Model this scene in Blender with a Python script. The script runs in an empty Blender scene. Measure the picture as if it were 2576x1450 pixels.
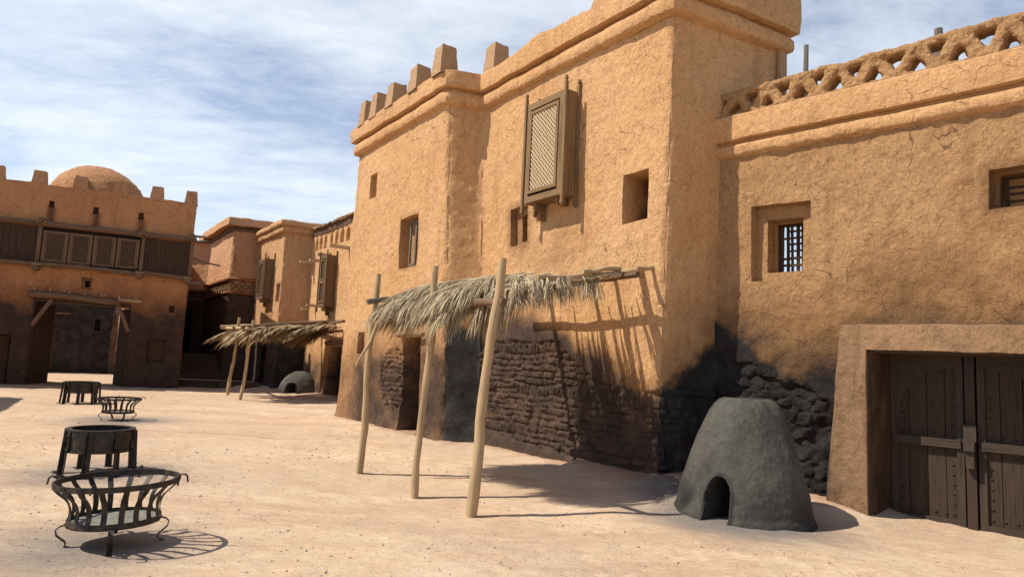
import bpy, math, random
import numpy as np
from mathutils import Vector, Matrix
random.seed(7); rng=np.random.default_rng(7)
R=math.radians
C=bpy.context.scene.collection
# ---------------------------------------------------------------- camera
cam=bpy.data.cameras.new('camera'); cam.sensor_width=36; cam.lens=36*1680/2575; cam.clip_end=3000; cam.clip_start=.05
co=bpy.data.objects.new('camera',cam); C.objects.link(co)
pitch=math.atan(185/1680); roll=R(2.7)
R0=Vector((1,0,0));F0=Vector((0,math.cos(pitch),math.sin(pitch)));U0=Vector((0,-math.sin(pitch),math.cos(pitch)))
RR=R0*math.cos(roll)+U0*math.sin(roll);UU=U0*math.cos(roll)-R0*math.sin(roll)
co.matrix_world=Matrix(((RR.x,UU.x,-F0.x,0),(RR.y,UU.y,-F0.y,0),(RR.z,UU.z,-F0.z,1.6),(0,0,0,1)))
bpy.context.scene.camera=co
# ---------------------------------------------------------------- light
SUN_AZ,SUN_EL=R(-99.5),R(52)
sd=Vector((math.sin(SUN_AZ)*math.cos(SUN_EL),math.cos(SUN_AZ)*math.cos(SUN_EL),math.sin(SUN_EL)))
sl=bpy.data.lights.new('sun','SUN'); sl.energy=4.9; sl.angle=R(.55); sl.color=(1,.93,.83)
so=bpy.data.objects.new('sun',sl); C.objects.link(so); so.rotation_euler=sd.to_track_quat('Z','Y').to_euler()
W=bpy.data.worlds.new('World'); bpy.context.scene.world=W; W.use_nodes=True
nt=W.node_tree; N=nt.nodes; Lk=nt.links; N.clear()
def nd(t,**k):
    n=N.new(t)
    for a,b in k.items(): setattr(n,a,b)
    return n
out=nd('ShaderNodeOutputWorld'); bg=nd('ShaderNodeBackground'); bg.inputs[1].default_value=.066
sky=nd('ShaderNodeTexSky',sky_type='NISHITA',sun_disc=False); sky.sun_elevation=SUN_EL; sky.sun_rotation=SUN_AZ; sky.altitude=900; sky.air_density=1.0; sky.dust_density=.6; sky.ozone_density=1.6
tc=nd('ShaderNodeTexCoord'); sep=nd('ShaderNodeSeparateXYZ'); Lk.new(tc.outputs['Generated'],sep.inputs[0])
# project the view direction on a cloud layer plane: (x,y)/(z+k)
za=nd('ShaderNodeMath',operation='ADD'); za.inputs[1].default_value=.12; Lk.new(sep.outputs[2],za.inputs[0])
zm=nd('ShaderNodeMath',operation='MAXIMUM'); zm.inputs[1].default_value=.06; Lk.new(za.outputs[0],zm.inputs[0])
dx=nd('ShaderNodeMath',operation='DIVIDE'); Lk.new(sep.outputs[0],dx.inputs[0]); Lk.new(zm.outputs[0],dx.inputs[1])
dy=nd('ShaderNodeMath',operation='DIVIDE'); Lk.new(sep.outputs[1],dy.inputs[0]); Lk.new(zm.outputs[0],dy.inputs[1])
cb=nd('ShaderNodeCombineXYZ'); Lk.new(dx.outputs[0],cb.inputs[0]); Lk.new(dy.outputs[0],cb.inputs[1])
mp=nd('ShaderNodeMapping'); Lk.new(cb.outputs[0],mp.inputs[0]); mp.inputs['Rotation'].default_value=(0,0,R(-52)); mp.inputs['Scale'].default_value=(.6,.85,1); mp.inputs['Location'].default_value=(1.3,.25,0)
n1=nd('ShaderNodeTexNoise'); n1.inputs['Scale'].default_value=1.15; n1.inputs['Detail'].default_value=9; n1.inputs['Roughness'].default_value=.6; n1.inputs['Distortion'].default_value=.7; Lk.new(mp.outputs[0],n1.inputs['Vector'])
mp2=nd('ShaderNodeMapping'); Lk.new(cb.outputs[0],mp2.inputs[0]); mp2.inputs['Rotation'].default_value=(0,0,R(-52)); mp2.inputs['Scale'].default_value=(1.3,2.6,1)
n2=nd('ShaderNodeTexNoise'); n2.inputs['Scale'].default_value=2.6; n2.inputs['Detail'].default_value=10; n2.inputs['Roughness'].default_value=.68; n2.inputs['Distortion'].default_value=.4; Lk.new(mp2.outputs[0],n2.inputs['Vector'])
mp3=nd('ShaderNodeMapping'); Lk.new(cb.outputs[0],mp3.inputs[0]); mp3.inputs['Location'].default_value=(4.1,2.2,0)
n3=nd('ShaderNodeTexNoise'); n3.inputs['Scale'].default_value=.55; n3.inputs['Detail'].default_value=3; Lk.new(mp3.outputs[0],n3.inputs['Vector'])
def m2(op,a,b):
    n=nd('ShaderNodeMath',operation=op)
    for i,v in enumerate((a,b)):
        if isinstance(v,(int,float)): n.inputs[i].default_value=v
        else: Lk.new(v,n.inputs[i])
    return n.outputs[0]
f=m2('ADD',m2('MULTIPLY',n1.outputs[0],.50),m2('MULTIPLY',n2.outputs[0],.26))
f=m2('ADD',f,m2('MULTIPLY',n3.outputs[0],.50))
rp=nd('ShaderNodeValToRGB'); Lk.new(f,rp.inputs[0]); rp.color_ramp.elements[0].position=.47; rp.color_ramp.elements[1].position=.78
rp.color_ramp.elements[0].color=(0,0,0,1); rp.color_ramp.elements[1].color=(1,1,1,1); e=rp.color_ramp.elements.new(.64); e.color=(.62,.62,.62,1)
# a thin veil everywhere near the horizon
veil=nd('ShaderNodeMapRange'); Lk.new(sep.outputs[2],veil.inputs[0]); veil.inputs[1].default_value=0; veil.inputs[2].default_value=.5; veil.inputs[3].default_value=.55; veil.inputs[4].default_value=.12
# cirrus limited to the view ahead; unseen sky made clear to weaken the fill light
front=nd('ShaderNodeMapRange'); Lk.new(sep.outputs[1],front.inputs[0]); front.inputs[1].default_value=-.05; front.inputs[2].default_value=.45
low=nd('ShaderNodeMapRange'); Lk.new(sep.outputs[2],low.inputs[0]); low.inputs[1].default_value=.60; low.inputs[2].default_value=.85; low.inputs[3].default_value=1; low.inputs[4].default_value=.1
fac=m2('MAXIMUM',m2('MULTIPLY',m2('MULTIPLY',rp.outputs[0],.9),m2('MULTIPLY',front.outputs[0],low.outputs[0])),veil.outputs[0])
mx=nd('ShaderNodeMix',data_type='RGBA'); Lk.new(fac,mx.inputs[0]); tint=nd('ShaderNodeMix',data_type='RGBA',blend_type='MULTIPLY'); tint.inputs[0].default_value=1; Lk.new(sky.outputs[0],tint.inputs[6]); tint.inputs[7].default_value=(1.38,1.56,1.74,1); Lk.new(tint.outputs[2],mx.inputs[6]); mx.inputs[7].default_value=(13.6,14.3,14.8,1)
Lk.new(mx.outputs[2],bg.inputs[0]); Lk.new(bg.outputs[0],out.inputs[0])
vs=bpy.context.scene.view_settings; vs.view_transform='Standard'; vs.look='None'; vs.exposure=0.27; vs.gamma=1
bpy.context.scene.cycles.max_bounces=6; bpy.context.scene.cycles.diffuse_bounces=4
bpy.context.scene.cycles.use_denoising=True
bpy.context.scene.cycles.denoiser='OPENIMAGEDENOISE'; bpy.context.scene.cycles.denoising_input_passes='RGB_ALBEDO_NORMAL'; bpy.context.scene.cycles.denoising_prefilter='ACCURATE'
# ---------------------------------------------------------------- numpy noise
def _h(ix,iy,iz,seed):
    n=(ix.astype(np.int64)*374761393+iy.astype(np.int64)*668265263+iz.astype(np.int64)*1274126177+seed*974634777)&0x7fffffff
    n=((n^(n>>13))*1274126177)&0x7fffffff
    n=((n^(n>>16))*668265263)&0x7fffffff
    return (n&0xffffff)/float(0xffffff)
def vn(x,y,z=0.,seed=0):
    x=np.asarray(x,float);y=np.asarray(y,float);z=np.asarray(z,float)+0*x
    y=y+0*x
    ix,iy,iz=np.floor(x),np.floor(y),np.floor(z); fx,fy,fz=x-ix,y-iy,z-iz
    fx=fx*fx*(3-2*fx);fy=fy*fy*(3-2*fy);fz=fz*fz*(3-2*fz); r=0
    for a in(0,1):
        for b in(0,1):
            for c in(0,1):
                r=r+_h(ix+a,iy+b,iz+c,seed)*(fx if a else 1-fx)*(fy if b else 1-fy)*(fz if c else 1-fz)
    return r*2-1
def fbm(x,y,z=0.,o=4,seed=0,g=.5):
    a=1;t=0;s=0
    for i in range(o):
        t=t+a*vn(np.asarray(x)*2**i,np.asarray(y)*2**i,np.asarray(z)*2**i,seed+i*17); s+=a; a*=g
    return t/s
def sst(a,b,x): t=np.clip((x-a)/(b-a),0,1); return t*t*(3-2*t)
# ---------------------------------------------------------------- objects
def link(name,me,mat,parent=None):
    o=bpy.data.objects.new(name,me); C.objects.link(o)
    if mat: me.materials.append(mat)
    if parent: o.parent=parent; o.matrix_parent_inverse=parent.matrix_world.inverted() if parent.type!='EMPTY' else Matrix.Translation(-parent.location)
    return o
def tag(o,label=None,cat=None,group=None,kind=None):
    if label:o['label']=label
    if cat:o['category']=cat
    if group:o['group']=group
    if kind:o['kind']=kind
    return o
def thing(name,label,cat,loc=(0,0,0),group=None):
    o=bpy.data.objects.new(name,None); C.objects.link(o); o.location=loc; o.empty_display_size=.2
    return tag(o,label,cat,group)
def grid_mesh(name,P,keep=None,attrs=None,closed_u=False,sharp=.75):
    """P (nu,nv,3) -> mesh; keep mask (nu-1,nv-1)"""
    nu,nv=P.shape[:2]
    me=bpy.data.meshes.new(name); idx=np.arange(nu*nv).reshape(nu,nv)
    if closed_u: a=idx;b=np.roll(idx,-1,0); q=np.stack([a[:,:-1],b[:,:-1],b[:,1:],a[:,1:]],-1)
    else: q=np.stack([idx[:-1,:-1],idx[1:,:-1],idx[1:,1:],idx[:-1,1:]],-1)
    if keep is not None: q=q[keep]
    q=q.reshape(-1,4)
    me.vertices.add(nu*nv); me.vertices.foreach_set('co',P.reshape(-1).astype(np.float32))
    me.loops.add(q.size); me.loops.foreach_set('vertex_index',q.reshape(-1).astype(np.int32))
    me.polygons.add(len(q)); me.polygons.foreach_set('loop_start',np.arange(0,q.size,4,dtype=np.int32))
    me.polygons.foreach_set('use_smooth',np.ones(len(q),bool))
    for k,v in (attrs or {}).items():
        at=me.attributes.new(k,'FLOAT','POINT'); at.data.foreach_set('value',np.clip(np.broadcast_to(v,(nu,nv)).reshape(-1),0,1).astype(np.float32))
    me.update(calc_edges=True)
    if sharp: me.set_sharp_from_angle(angle=sharp)
    return me
class MB:
    def __init__(s): s.v=[];s.f=[];s.g=[]
    def add(s,vs,fs,gr=None):
        b=len(s.v); s.v+= [tuple(map(float,v)) for v in vs]; s.f+=[tuple(b+i for i in f) for f in fs]
        r=(random.uniform(0,50),random.uniform(0,50),random.uniform(0,50))
        gr=gr if gr is not None else vs
        s.g+=[(g[0]+r[0],g[1]+r[1],g[2]+r[2]) for g in gr]
        return s
    def box(s,F,a0,a1,o0,o1,z0,z1,wob=0,taper=None):
        """box in frame F (along, outward, up)"""
        L=[(a0,o0,z0),(a1,o0,z0),(a1,o1,z0),(a0,o1,z0),(a0,o0,z1),(a1,o0,z1),(a1,o1,z1),(a0,o1,z1)]
        if wob: L=[tuple(c+random.uniform(-wob,wob) for c in p) for p in L]
        if taper:
            ca,cz=(a0+a1)/2,(o0+o1)/2
            L=L[:4]+[(ca+(p[0]-ca)*taper,cz+(p[1]-cz)*taper,p[2]) for p in L[4:]]
        d=[abs(a1-a0),abs(o1-o0),abs(z1-z0)]; k=d.index(max(d))
        G=[(p[k],p[(k+1)%3],p[(k+2)%3]) for p in L]
        return s.add([F(*p) for p in L],[(0,3,2,1),(4,5,6,7),(0,1,5,4),(1,2,6,5),(2,3,7,6),(3,0,4,7)],G)
    def bar(s,A,B,w,h,up=(0,0,1)):
        A=Vector(A);B=Vector(B);d=(B-A).normalized();u=Vector(up);x=d.cross(u).normalized();y=x.cross(d)
        vs=[];G=[];L=(B-A).length
        for P,l in((A,0),(B,L)):
            for i,j in((-1,-1),(1,-1),(1,1),(-1,1)): vs.append(P+x*i*w/2+y*j*h/2); G.append((l,i*w/2,j*h/2))
        return s.add(vs,[(0,3,2,1),(4,5,6,7),(0,1,5,4),(1,2,6,5),(2,3,7,6),(3,0,4,7)],G)
    def tube(s,pts,rad,n=8,cap=True,squash=1,rough=0):
        pts=[Vector(p) for p in pts]; m=len(pts)
        if not hasattr(rad,'__len__'): rad=[rad]*m
        vs=[];G=[];l=0; prev=None
        for i,p in enumerate(pts):
            d=(pts[min(i+1,m-1)]-pts[max(i-1,0)]).normalized()
            if prev is None:
                u=Vector((0,0,1)) if abs(d.z)<.9 else Vector((1,0,0)); x=d.cross(u).normalized()
            else: x=(prev-d*prev.dot(d)).normalized()
            prev=x; y=d.cross(x)
            if i: l+=(p-pts[i-1]).length
            for k in range(n):
                a=2*math.pi*k/n; r=rad[i]*(1+(random.uniform(-rough,rough) if rough else 0))
                vs.append(p+x*math.cos(a)*r+y*math.sin(a)*r*squash); G.append((l,math.cos(a)*rad[i],math.sin(a)*rad[i]))
        fs=[(i*n+k,i*n+(k+1)%n,(i+1)*n+(k+1)%n,(i+1)*n+k) for i in range(m-1) for k in range(n)]
        if cap: fs+=[tuple(range(n))[::-1],tuple((m-1)*n+k for k in range(n))]
        return s.add(vs,fs,G)
    def log(s,A,B,r0,r1=None,bend=.02,n=9,seg=9):
        A=Vector(A);B=Vector(B);r1=r1 or r0;d=B-A; ph=random.uniform(0,6),random.uniform(0,6)
        pts=[];rr=[]
        for i in range(seg+1):
            t=i/seg; w=math.sin(t*math.pi)
            pts.append(A+d*t+Vector((math.sin(t*5+ph[0]),math.cos(t*4.3+ph[1]),math.sin(t*3.7+ph[1])))*bend*w+Vector((random.uniform(-.12,.12),random.uniform(-.12,.12),0))*r0*min(1,w*3))
            rr.append((r0+(r1-r0)*t)*(1+random.uniform(-.09,.09)+(.26 if random.random()<.18 else 0)))
        return s.tube(pts,rr,n,rough=.07)
    def build(s,name,mat,parent=None,smooth=False):
        me=bpy.data.meshes.new(name); me.from_pydata(s.v,[],s.f)
        at=me.attributes.new('grain','FLOAT_VECTOR','POINT'); at.data.foreach_set('vector',np.array(s.g,np.float32).reshape(-1))
        if smooth:
            me.polygons.foreach_set('use_smooth',np.ones(len(me.polygons),bool)); me.set_sharp_from_angle(angle=.8)
        me.update()
        return link(name,me,mat,parent)
# frames on a wall line: F(along, outward, z)
def frame(P,Q):
    P=np.array(P[:2],float);t=np.array(Q[:2],float)-P;t/=np.linalg.norm(t);n=np.array([t[1],-t[0]])
    return lambda a,o,z:(P[0]+t[0]*a+n[0]*o,P[1]+t[1]*a+n[1]*o,z)
def IDF(x,y,z): return (x,y,z)
# ---------------------------------------------------------------- materials
def mat_base(name):
    m=bpy.data.materials.new(name); m.use_nodes=True; t=m.node_tree; b=t.nodes['Principled BSDF']; b.inputs['Specular IOR Level'].default_value=.12; b.inputs['Roughness'].default_value=.93
    return m,t,b
class NT:
    def __init__(s,t): s.t=t
    def n(s,ty,**k):
        x=s.t.nodes.new(ty)
        for a,b in k.items(): setattr(x,a,b)
        return x
    def l(s,a,b): s.t.links.new(a,b)
    def val(s,i,v):
        if isinstance(v,(int,float)): i.default_value=v
        elif isinstance(v,tuple): i.default_value=(*v,1) if len(v)==3 and i.type=='RGBA' else v
        else: s.l(v,i)
    def noise(s,vec,sc,det=5,ro=.55,dist=0,out=0):
        x=s.n('ShaderNodeTexNoise'); s.l(vec,x.inputs['Vector']); x.inputs['Scale'].default_value=sc; x.inputs['Detail'].default_value=det; x.inputs['Roughness'].default_value=ro; x.inputs['Distortion'].default_value=dist
        return x.outputs[out]
    def math(s,op,a,b=0.,c=0.):
        x=s.n('ShaderNodeMath',operation=op); s.val(x.inputs[0],a); s.val(x.inputs[1],b)
        if op in('MULTIPLY_ADD',): s.val(x.inputs[2],c)
        return x.outputs[0]
    def mr(s,v,a,b,c=0.,d=1.,sm=True):
        x=s.n('ShaderNodeMapRange',interpolation_type='SMOOTHSTEP' if sm else 'LINEAR'); s.val(x.inputs[0],v)
        for i,q in enumerate((a,b,c,d)): x.inputs[i+1].default_value=q
        return x.outputs[0]
    def mix(s,f,a,b,bt='MIX'):
        x=s.n('ShaderNodeMix',data_type='RGBA',blend_type=bt); s.val(x.inputs[0],f); s.val(x.inputs[6],a); s.val(x.inputs[7],b); return x.outputs[2]
    def attr(s,n): x=s.n('ShaderNodeAttribute',attribute_name=n); return x
    def bump(s,h,st,d,prev=None):
        x=s.n('ShaderNodeBump'); x.inputs['Strength'].default_value=st; x.inputs['Distance'].default_value=d; s.l(h,x.inputs['Height'])
        if prev: s.l(prev,x.inputs['Normal'])
        return x.outputs[0]
def plaster(name,ca,cb,cc,soot_shade=(.052,.037,.029),rough=1.,crack=1.,bs=1.):
    m,t,b=mat_base(name);q=NT(t)
    pos=q.n('ShaderNodeNewGeometry').outputs['Position']
    w=q.noise(pos,1.6,3,.5,0,1); wp=q.n('ShaderNodeVectorMath',operation='MULTIPLY_ADD'); q.l(w,wp.inputs[0]); wp.inputs[1].default_value=(.35,.35,.35); q.l(pos,wp.inputs[2]); wv=wp.outputs[0]
    big=q.noise(pos,.55,4,.55); mid=q.noise(wv,2.6,6,.6); fine=q.noise(pos,26,5,.65)
    col=q.mix(q.mr(big,.36,.66),ca,cb); col=q.mix(q.mr(mid,.52,.75,0,.8),col,cc)
    col=q.mix(q.math('MULTIPLY',q.mr(fine,.35,.7),.28),col,(cb[0]*.62,cb[1]*.58,cb[2]*.55))
    fl=q.noise(pos,13,6,.72,.2); fl2=q.noise(pos,5,5,.7,.2)
    col=q.mix(q.math('MULTIPLY',q.mr(fl,.55,.64),.42),col,(cb[0]*.45,cb[1]*.40,cb[2]*.36))
    col=q.mix(q.math('MULTIPLY',q.mr(fl2,.50,.70),.30),col,(cc[0]*.72,cc[1]*.64,cc[2]*.58))
    col=q.mix(q.math('MULTIPLY',q.mr(fl,.45,.35),.42),col,(min(1,ca[0]*1.22),min(1,ca[1]*1.25),min(1,ca[2]*1.3)))
    # rain streaks
    sm=q.n('ShaderNodeMapping'); q.l(pos,sm.inputs[0]); sm.inputs['Scale'].default_value=(5,5,.35)
    col=q.mix(q.math('MULTIPLY',q.mr(q.noise(sm.outputs[0],1,5,.6),.53,.70),.30),col,(cc[0]*.62,cc[1]*.55,cc[2]*.5))
    # straw / grit specks
    vo=q.n('ShaderNodeTexVoronoi',feature='F1'); q.l(pos,vo.inputs['Vector']); vo.inputs['Scale'].default_value=34
    sp=q.mr(vo.outputs['Distance'],.12,.2,1,0); sel=q.mr(q.noise(pos,4,2),.5,.62)
    pit=q.math('MULTIPLY',sp,sel)
    col=q.mix(q.math('MULTIPLY',pit,.6),col,(ca[0]*.3,ca[1]*.27,ca[2]*.25))
    # hairline cracks
    cv=q.n('ShaderNodeTexVoronoi',feature='DISTANCE_TO_EDGE'); q.l(wv,cv.inputs['Vector']); cv.inputs['Scale'].default_value=2.1
    wn=q.noise(pos,9,4,.6); cd=q.math('ADD',cv.outputs['Distance'],q.math('MULTIPLY_ADD',wn,.05,-.025))
    ck=q.math('MULTIPLY',q.mr(cd,.0,.011,1,0),q.math('MULTIPLY',q.mr(q.noise(pos,1.3,3),.52,.62),crack*.9))
    col=q.mix(q.math('MULTIPLY',ck,.75),col,(.06,.035,.02))
    # soot stains, with painted shade carried in the same layers
    so=q.attr('soot_shade').outputs['Fac']; sn=q.noise(wv,1.9,7,.62); 
    s0=q.math('MULTIPLY',q.mr(q.math('ADD',so,q.math('MULTIPLY_ADD',sn,.7,-.35)),.05,.62),q.mr(so,0,.1))
    col=q.mix(q.math('MULTIPLY',s0,.72),col,(cc[0]*.50,cc[1]*.47,cc[2]*.47))
    sf=q.mr(q.math('ADD',so,q.math('MULTIPLY_ADD',sn,.8,-.40)),.46,.92)
    sf=q.math('MULTIPLY',sf,q.mr(so,0,.12)); sf=q.math('MULTIPLY',sf,.985)
    col=q.mix(sf,col,q.mix(q.mr(mid,.3,.7),soot_shade,(soot_shade[0]*1.8,soot_shade[1]*1.65,soot_shade[2]*1.55)))
    ch=q.attr('char_shade').outputs['Fac']; cf=q.mr(q.math('ADD',ch,q.math('MULTIPLY_ADD',sn,1.1,-.55)),.2,.75); cf=q.math('MULTIPLY',cf,q.mr(ch,0,.1))
    col=q.mix(cf,col,q.mix(q.mr(mid,.35,.7),(.026,.0235,.0215),(.056,.051,.046)))
    q.l(col,b.inputs['Base Color'])
    h1=q.noise(pos,8,9,.68,.15); h2=q.noise(pos,38,4,.6); tr=q.n('ShaderNodeMapping'); q.l(wv,tr.inputs[0]); tr.inputs['Scale'].default_value=(1,1,.28); tr.inputs['Rotation'].default_value=(.5,.3,.2)
    h3=q.noise(tr.outputs[0],26,6,.68,.3)
    n=q.bump(h1,.8*bs,.07*rough); n=q.bump(h3,.75*bs,.03*rough,n); n=q.bump(fl,.6*bs,.03*rough,n); n=q.bump(h2,.6*bs,.012*rough,n)
    n=q.bump(q.math('SUBTRACT',1.,q.math('MAXIMUM',pit,ck)),.7,.012,n)
    q.l(n,b.inputs['Normal']); return m
M={}
M['ochre']=plaster('ochre_plaster',(.68,.41,.20),(.63,.36,.165),(.54,.295,.132))
M['ochre_rough']=plaster('rough_ochre_plaster',(.64,.375,.178),(.58,.33,.148),(.48,.262,.118),rough=1.7,bs=1.2)
M['band']=plaster('ochre_cornice',(.66,.39,.188),(.60,.34,.155),(.49,.27,.123),rough=.8,crack=.7)
M['pink']=plaster('pinkish_plaster',(.62,.35,.185),(.57,.31,.155),(.49,.255,.125))
M['farochre']=plaster('far_ochre_plaster',(.62,.37,.185),(.57,.32,.155),(.50,.265,.125))
M['gate']=plaster('red_ochre_plaster',(.56,.275,.12),(.50,.235,.10),(.41,.185,.08),soot_shade=(.045,.030,.023))
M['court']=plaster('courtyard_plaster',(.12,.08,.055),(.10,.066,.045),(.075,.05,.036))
M['surround']=plaster('smooth_brown_plaster',(.35,.215,.115),(.27,.16,.088),(.17,.10,.06),rough=.5,crack=.3)
M['clay']=plaster('grey_clay',(.125,.118,.096),(.098,.093,.078),(.062,.060,.055),soot_shade=(.05,.048,.044),rough=.5,crack=.4)
M['gatem']=plaster('merlon_plaster',(.50,.275,.14),(.45,.235,.115),(.38,.19,.095),rough=.5,crack=.2)
M['dome']=plaster('dome_plaster',(.68,.36,.18),(.60,.30,.14),(.50,.23,.11),rough=2.2)
def wood(name,a,b_,dark=.35,sc=1.,rough=.8,bump=.5):
    m,t,b=mat_base(name);q=NT(t); b.inputs['Roughness'].default_value=rough
    g=q.attr('grain').outputs['Vector']; mp=q.n('ShaderNodeMapping'); q.l(g,mp.inputs[0]); mp.inputs['Scale'].default_value=(2.2*sc,46*sc,46*sc)
    n=q.noise(mp.outputs[0],1,6,.6,.5); mp2=q.n('ShaderNodeMapping'); q.l(g,mp2.inputs[0]); mp2.inputs['Scale'].default_value=(1.2,5,5)
    n2=q.noise(mp2.outputs[0],1,4,.6)
    col=q.mix(q.mr(n,.3,.72),a,b_); col=q.mix(q.mr(n2,.5,.75,0,.7),col,tuple(c*dark for c in a))
    col=q.mix(q.math('MULTIPLY',q.mr(n,.56,.68),.5),col,tuple(c*.3 for c in b_))
    q.l(col,b.inputs['Base Color']); q.l(q.bump(n,bump,.006),b.inputs['Normal']); return m
M['pole']=wood('weathered_pole',(.47,.32,.165),(.37,.275,.165),.5)
M['greypole']=wood('grey_pole',(.19,.165,.13),(.13,.11,.09),.5)
M['log']=wood('brown_log',(.20,.12,.07),(.14,.085,.052),.5)
M['bay']=wood('olive_brown_wood',(.26,.16,.08),(.18,.115,.058),.45)
M['slat']=wood('pale_slat',(.52,.39,.24),(.43,.31,.18),.8)
M['dark']=wood('dark_plank',(.080,.046,.027),(.052,.031,.019),.6)
M['door']=wood('brown_door_plank',(.062,.040,.027),(.045,.030,.022),.6,rough=.6)
M['doorbar']=wood('greybrown_bar',(.066,.047,.034),(.048,.035,.027),.65,rough=.6)
M['merlon']=wood('brown_board',(.43,.27,.145),(.34,.21,.115),.8)
M['bay2']=wood('brown_carved_wood',(.20,.125,.065),(.14,.088,.048),.5)
def straw(name,a,b_,c):
    m,t,b=mat_base(name);q=NT(t); b.inputs['Roughness'].default_value=.6
    g=q.attr('grain').outputs['Vector']; mp=q.n('ShaderNodeMapping'); q.l(g,mp.inputs[0]); mp.inputs['Scale'].default_value=(1,.8,.8)
    n=q.noise(mp.outputs[0],1.3,3,.7); col=q.mix(q.mr(n,.35,.65),a,b_); col=q.mix(q.mr(q.noise(g,.9,2),.50,.60),col,c)
    q.l(col,b.inputs['Base Color']); return m
M['thatch']=straw('dry_palm_leaf',(.54,.44,.27),(.37,.28,.165),(.17,.12,.07))
M['thatch2']=straw('yellow_palm_leaf',(.50,.38,.22),(.36,.25,.13),(.20,.13,.07))
M['thatch3']=straw('orange_palm_leaf',(.34,.20,.10),(.24,.14,.07),(.12,.07,.04))
def iron():
    m,t,b=mat_base('blackened_iron');q=NT(t); b.inputs['Metallic'].default_value=.55; b.inputs['Specular IOR Level'].default_value=.4
    p=q.n('ShaderNodeNewGeometry').outputs['Position']; n=q.noise(p,14,6,.6)
    q.l(q.mix(q.mr(n,.4,.7),(.026,.024,.022),(.085,.062,.045)),b.inputs['Base Color']); q.l(q.mr(n,.3,.7,.42,.72),b.inputs['Roughness']); q.l(q.bump(q.noise(p,30,4),.5,.004),b.inputs['Normal']); return m
M['iron']=iron()
def ash():
    m,t,b=mat_base('ash_plate');q=NT(t); p=q.n('ShaderNodeNewGeometry').outputs['Position']; n=q.noise(p,9,6,.6)
    q.l(q.mix(q.mr(n,.35,.7),(.22,.21,.165),(.13,.125,.105)),b.inputs['Base Color']); return m
M['ash']=ash()
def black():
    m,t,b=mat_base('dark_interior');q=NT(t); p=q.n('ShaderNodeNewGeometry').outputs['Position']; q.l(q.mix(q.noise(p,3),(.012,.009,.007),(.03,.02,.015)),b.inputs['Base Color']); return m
M['black']=black()
def groundmat():
    m,t,b=mat_base('dusty_ground');q=NT(t); b.inputs['Roughness'].default_value=.95
    p=q.n('ShaderNodeNewGeometry').outputs['Position']
    mp=q.n('ShaderNodeMapping'); q.l(p,mp.inputs[0]); mp.inputs['Scale'].default_value=(.55,1.25,1); mp.inputs['Rotation'].default_value=(0,0,.25)
    a=q.noise(p,.35,4,.55); bb=q.noise(mp.outputs[0],1.7,8,.66,.5); c=q.noise(mp.outputs[0],6.5,6,.62,.4); d=q.noise(p,60,4,.6)
    col=q.mix(q.mr(a,.35,.68),(.54,.395,.258),(.62,.47,.318))
    col=q.mix(q.mr(bb,.47,.62,0,.6),col,(.55,.36,.225)); col=q.mix(q.mr(bb,.60,.74,0,.6),col,(.45,.29,.185))
    col=q.mix(q.mr(c,.56,.72,0,.55),col,(.70,.565,.405)); col=q.mix(q.math('MULTIPLY',q.mr(c,.28,.47,1,0),.5),col,(.44,.32,.22))
    col=q.mix(q.math('MULTIPLY',q.mr(d,.5,.75),.22),col,(.30,.225,.165))
    pa_=q.noise(mp.outputs[0],.75,5,.62,.6); col=q.mix(q.mr(pa_,.47,.62,0,.65),col,(.46,.30,.195)); pb_=q.noise(p,.28,3,.5); col=q.mix(q.mr(pb_,.42,.62,0,.45),col,(.44,.325,.23))
    g1=q.noise(p,3.2,9,.72,.2); g2=q.noise(mp.outputs[0],11,6,.7,.2); g3=q.noise(p,34,5,.7)
    col=q.mix(q.math('MULTIPLY',q.mr(g1,.50,.66),.55),col,(.53,.355,.21)); col=q.mix(q.math('MULTIPLY',q.mr(g2,.53,.66),.50),col,(.45,.32,.205))
    col=q.mix(q.math('MULTIPLY',q.mr(g3,.54,.68),.24),col,(.33,.235,.17)); col=q.mix(q.math('MULTIPLY',q.mr(g2,.44,.32),.4),col,(.74,.60,.43))
    so=q.attr('soot_shade').outputs['Fac']; sf=q.mr(q.math('ADD',so,q.math('MULTIPLY_ADD',bb,.8,-.4)),.2,.9); sf=q.math('MULTIPLY',sf,q.mr(so,0,.1))
    col=q.mix(sf,col,(.36,.205,.125))
    ch=q.attr('char_shade').outputs['Fac']; cf=q.math('MULTIPLY',q.mr(q.math('ADD',ch,q.math('MULTIPLY_ADD',bb,.6,-.3)),.1,.95),q.mr(ch,0,.1))
    col=q.mix(q.math('MULTIPLY',cf,.85),col,(.14,.135,.13))
    vo=q.n('ShaderNodeTexVoronoi',feature='F1'); q.l(p,vo.inputs['Vector']); vo.inputs['Scale'].default_value=22; vo.inputs['Randomness'].default_value=1
    r=q.mr(q.noise(p,1.1,3),.45,.62); st=q.math('MULTIPLY',q.mr(vo.outputs['Distance'],.1,.22,1,0),r)
    col=q.mix(q.math('MULTIPLY',st,.5),col,(.30,.22,.17)); q.l(col,b.inputs['Base Color'])
    n=q.bump(bb,.8,.07); n=q.bump(c,.8,.03,n); n=q.bump(g2,.7,.03,n); n=q.bump(g3,.5,.010,n); n=q.bump(d,.55,.008,n); n=q.bump(st,.8,.012,n)
    q.l(n,b.inputs['Normal']); return m
M['ground']=groundmat()
def stone():
    m,t,b=mat_base('pebble');q=NT(t); g=q.attr('grain').outputs['Vector']; n=q.noise(g,.7,1)
    q.l(q.mix(q.mr(n,.35,.65),(.45,.34,.24),(.26,.21,.17)),b.inputs['Base Color']); return m
M['stone']=stone()
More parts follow.
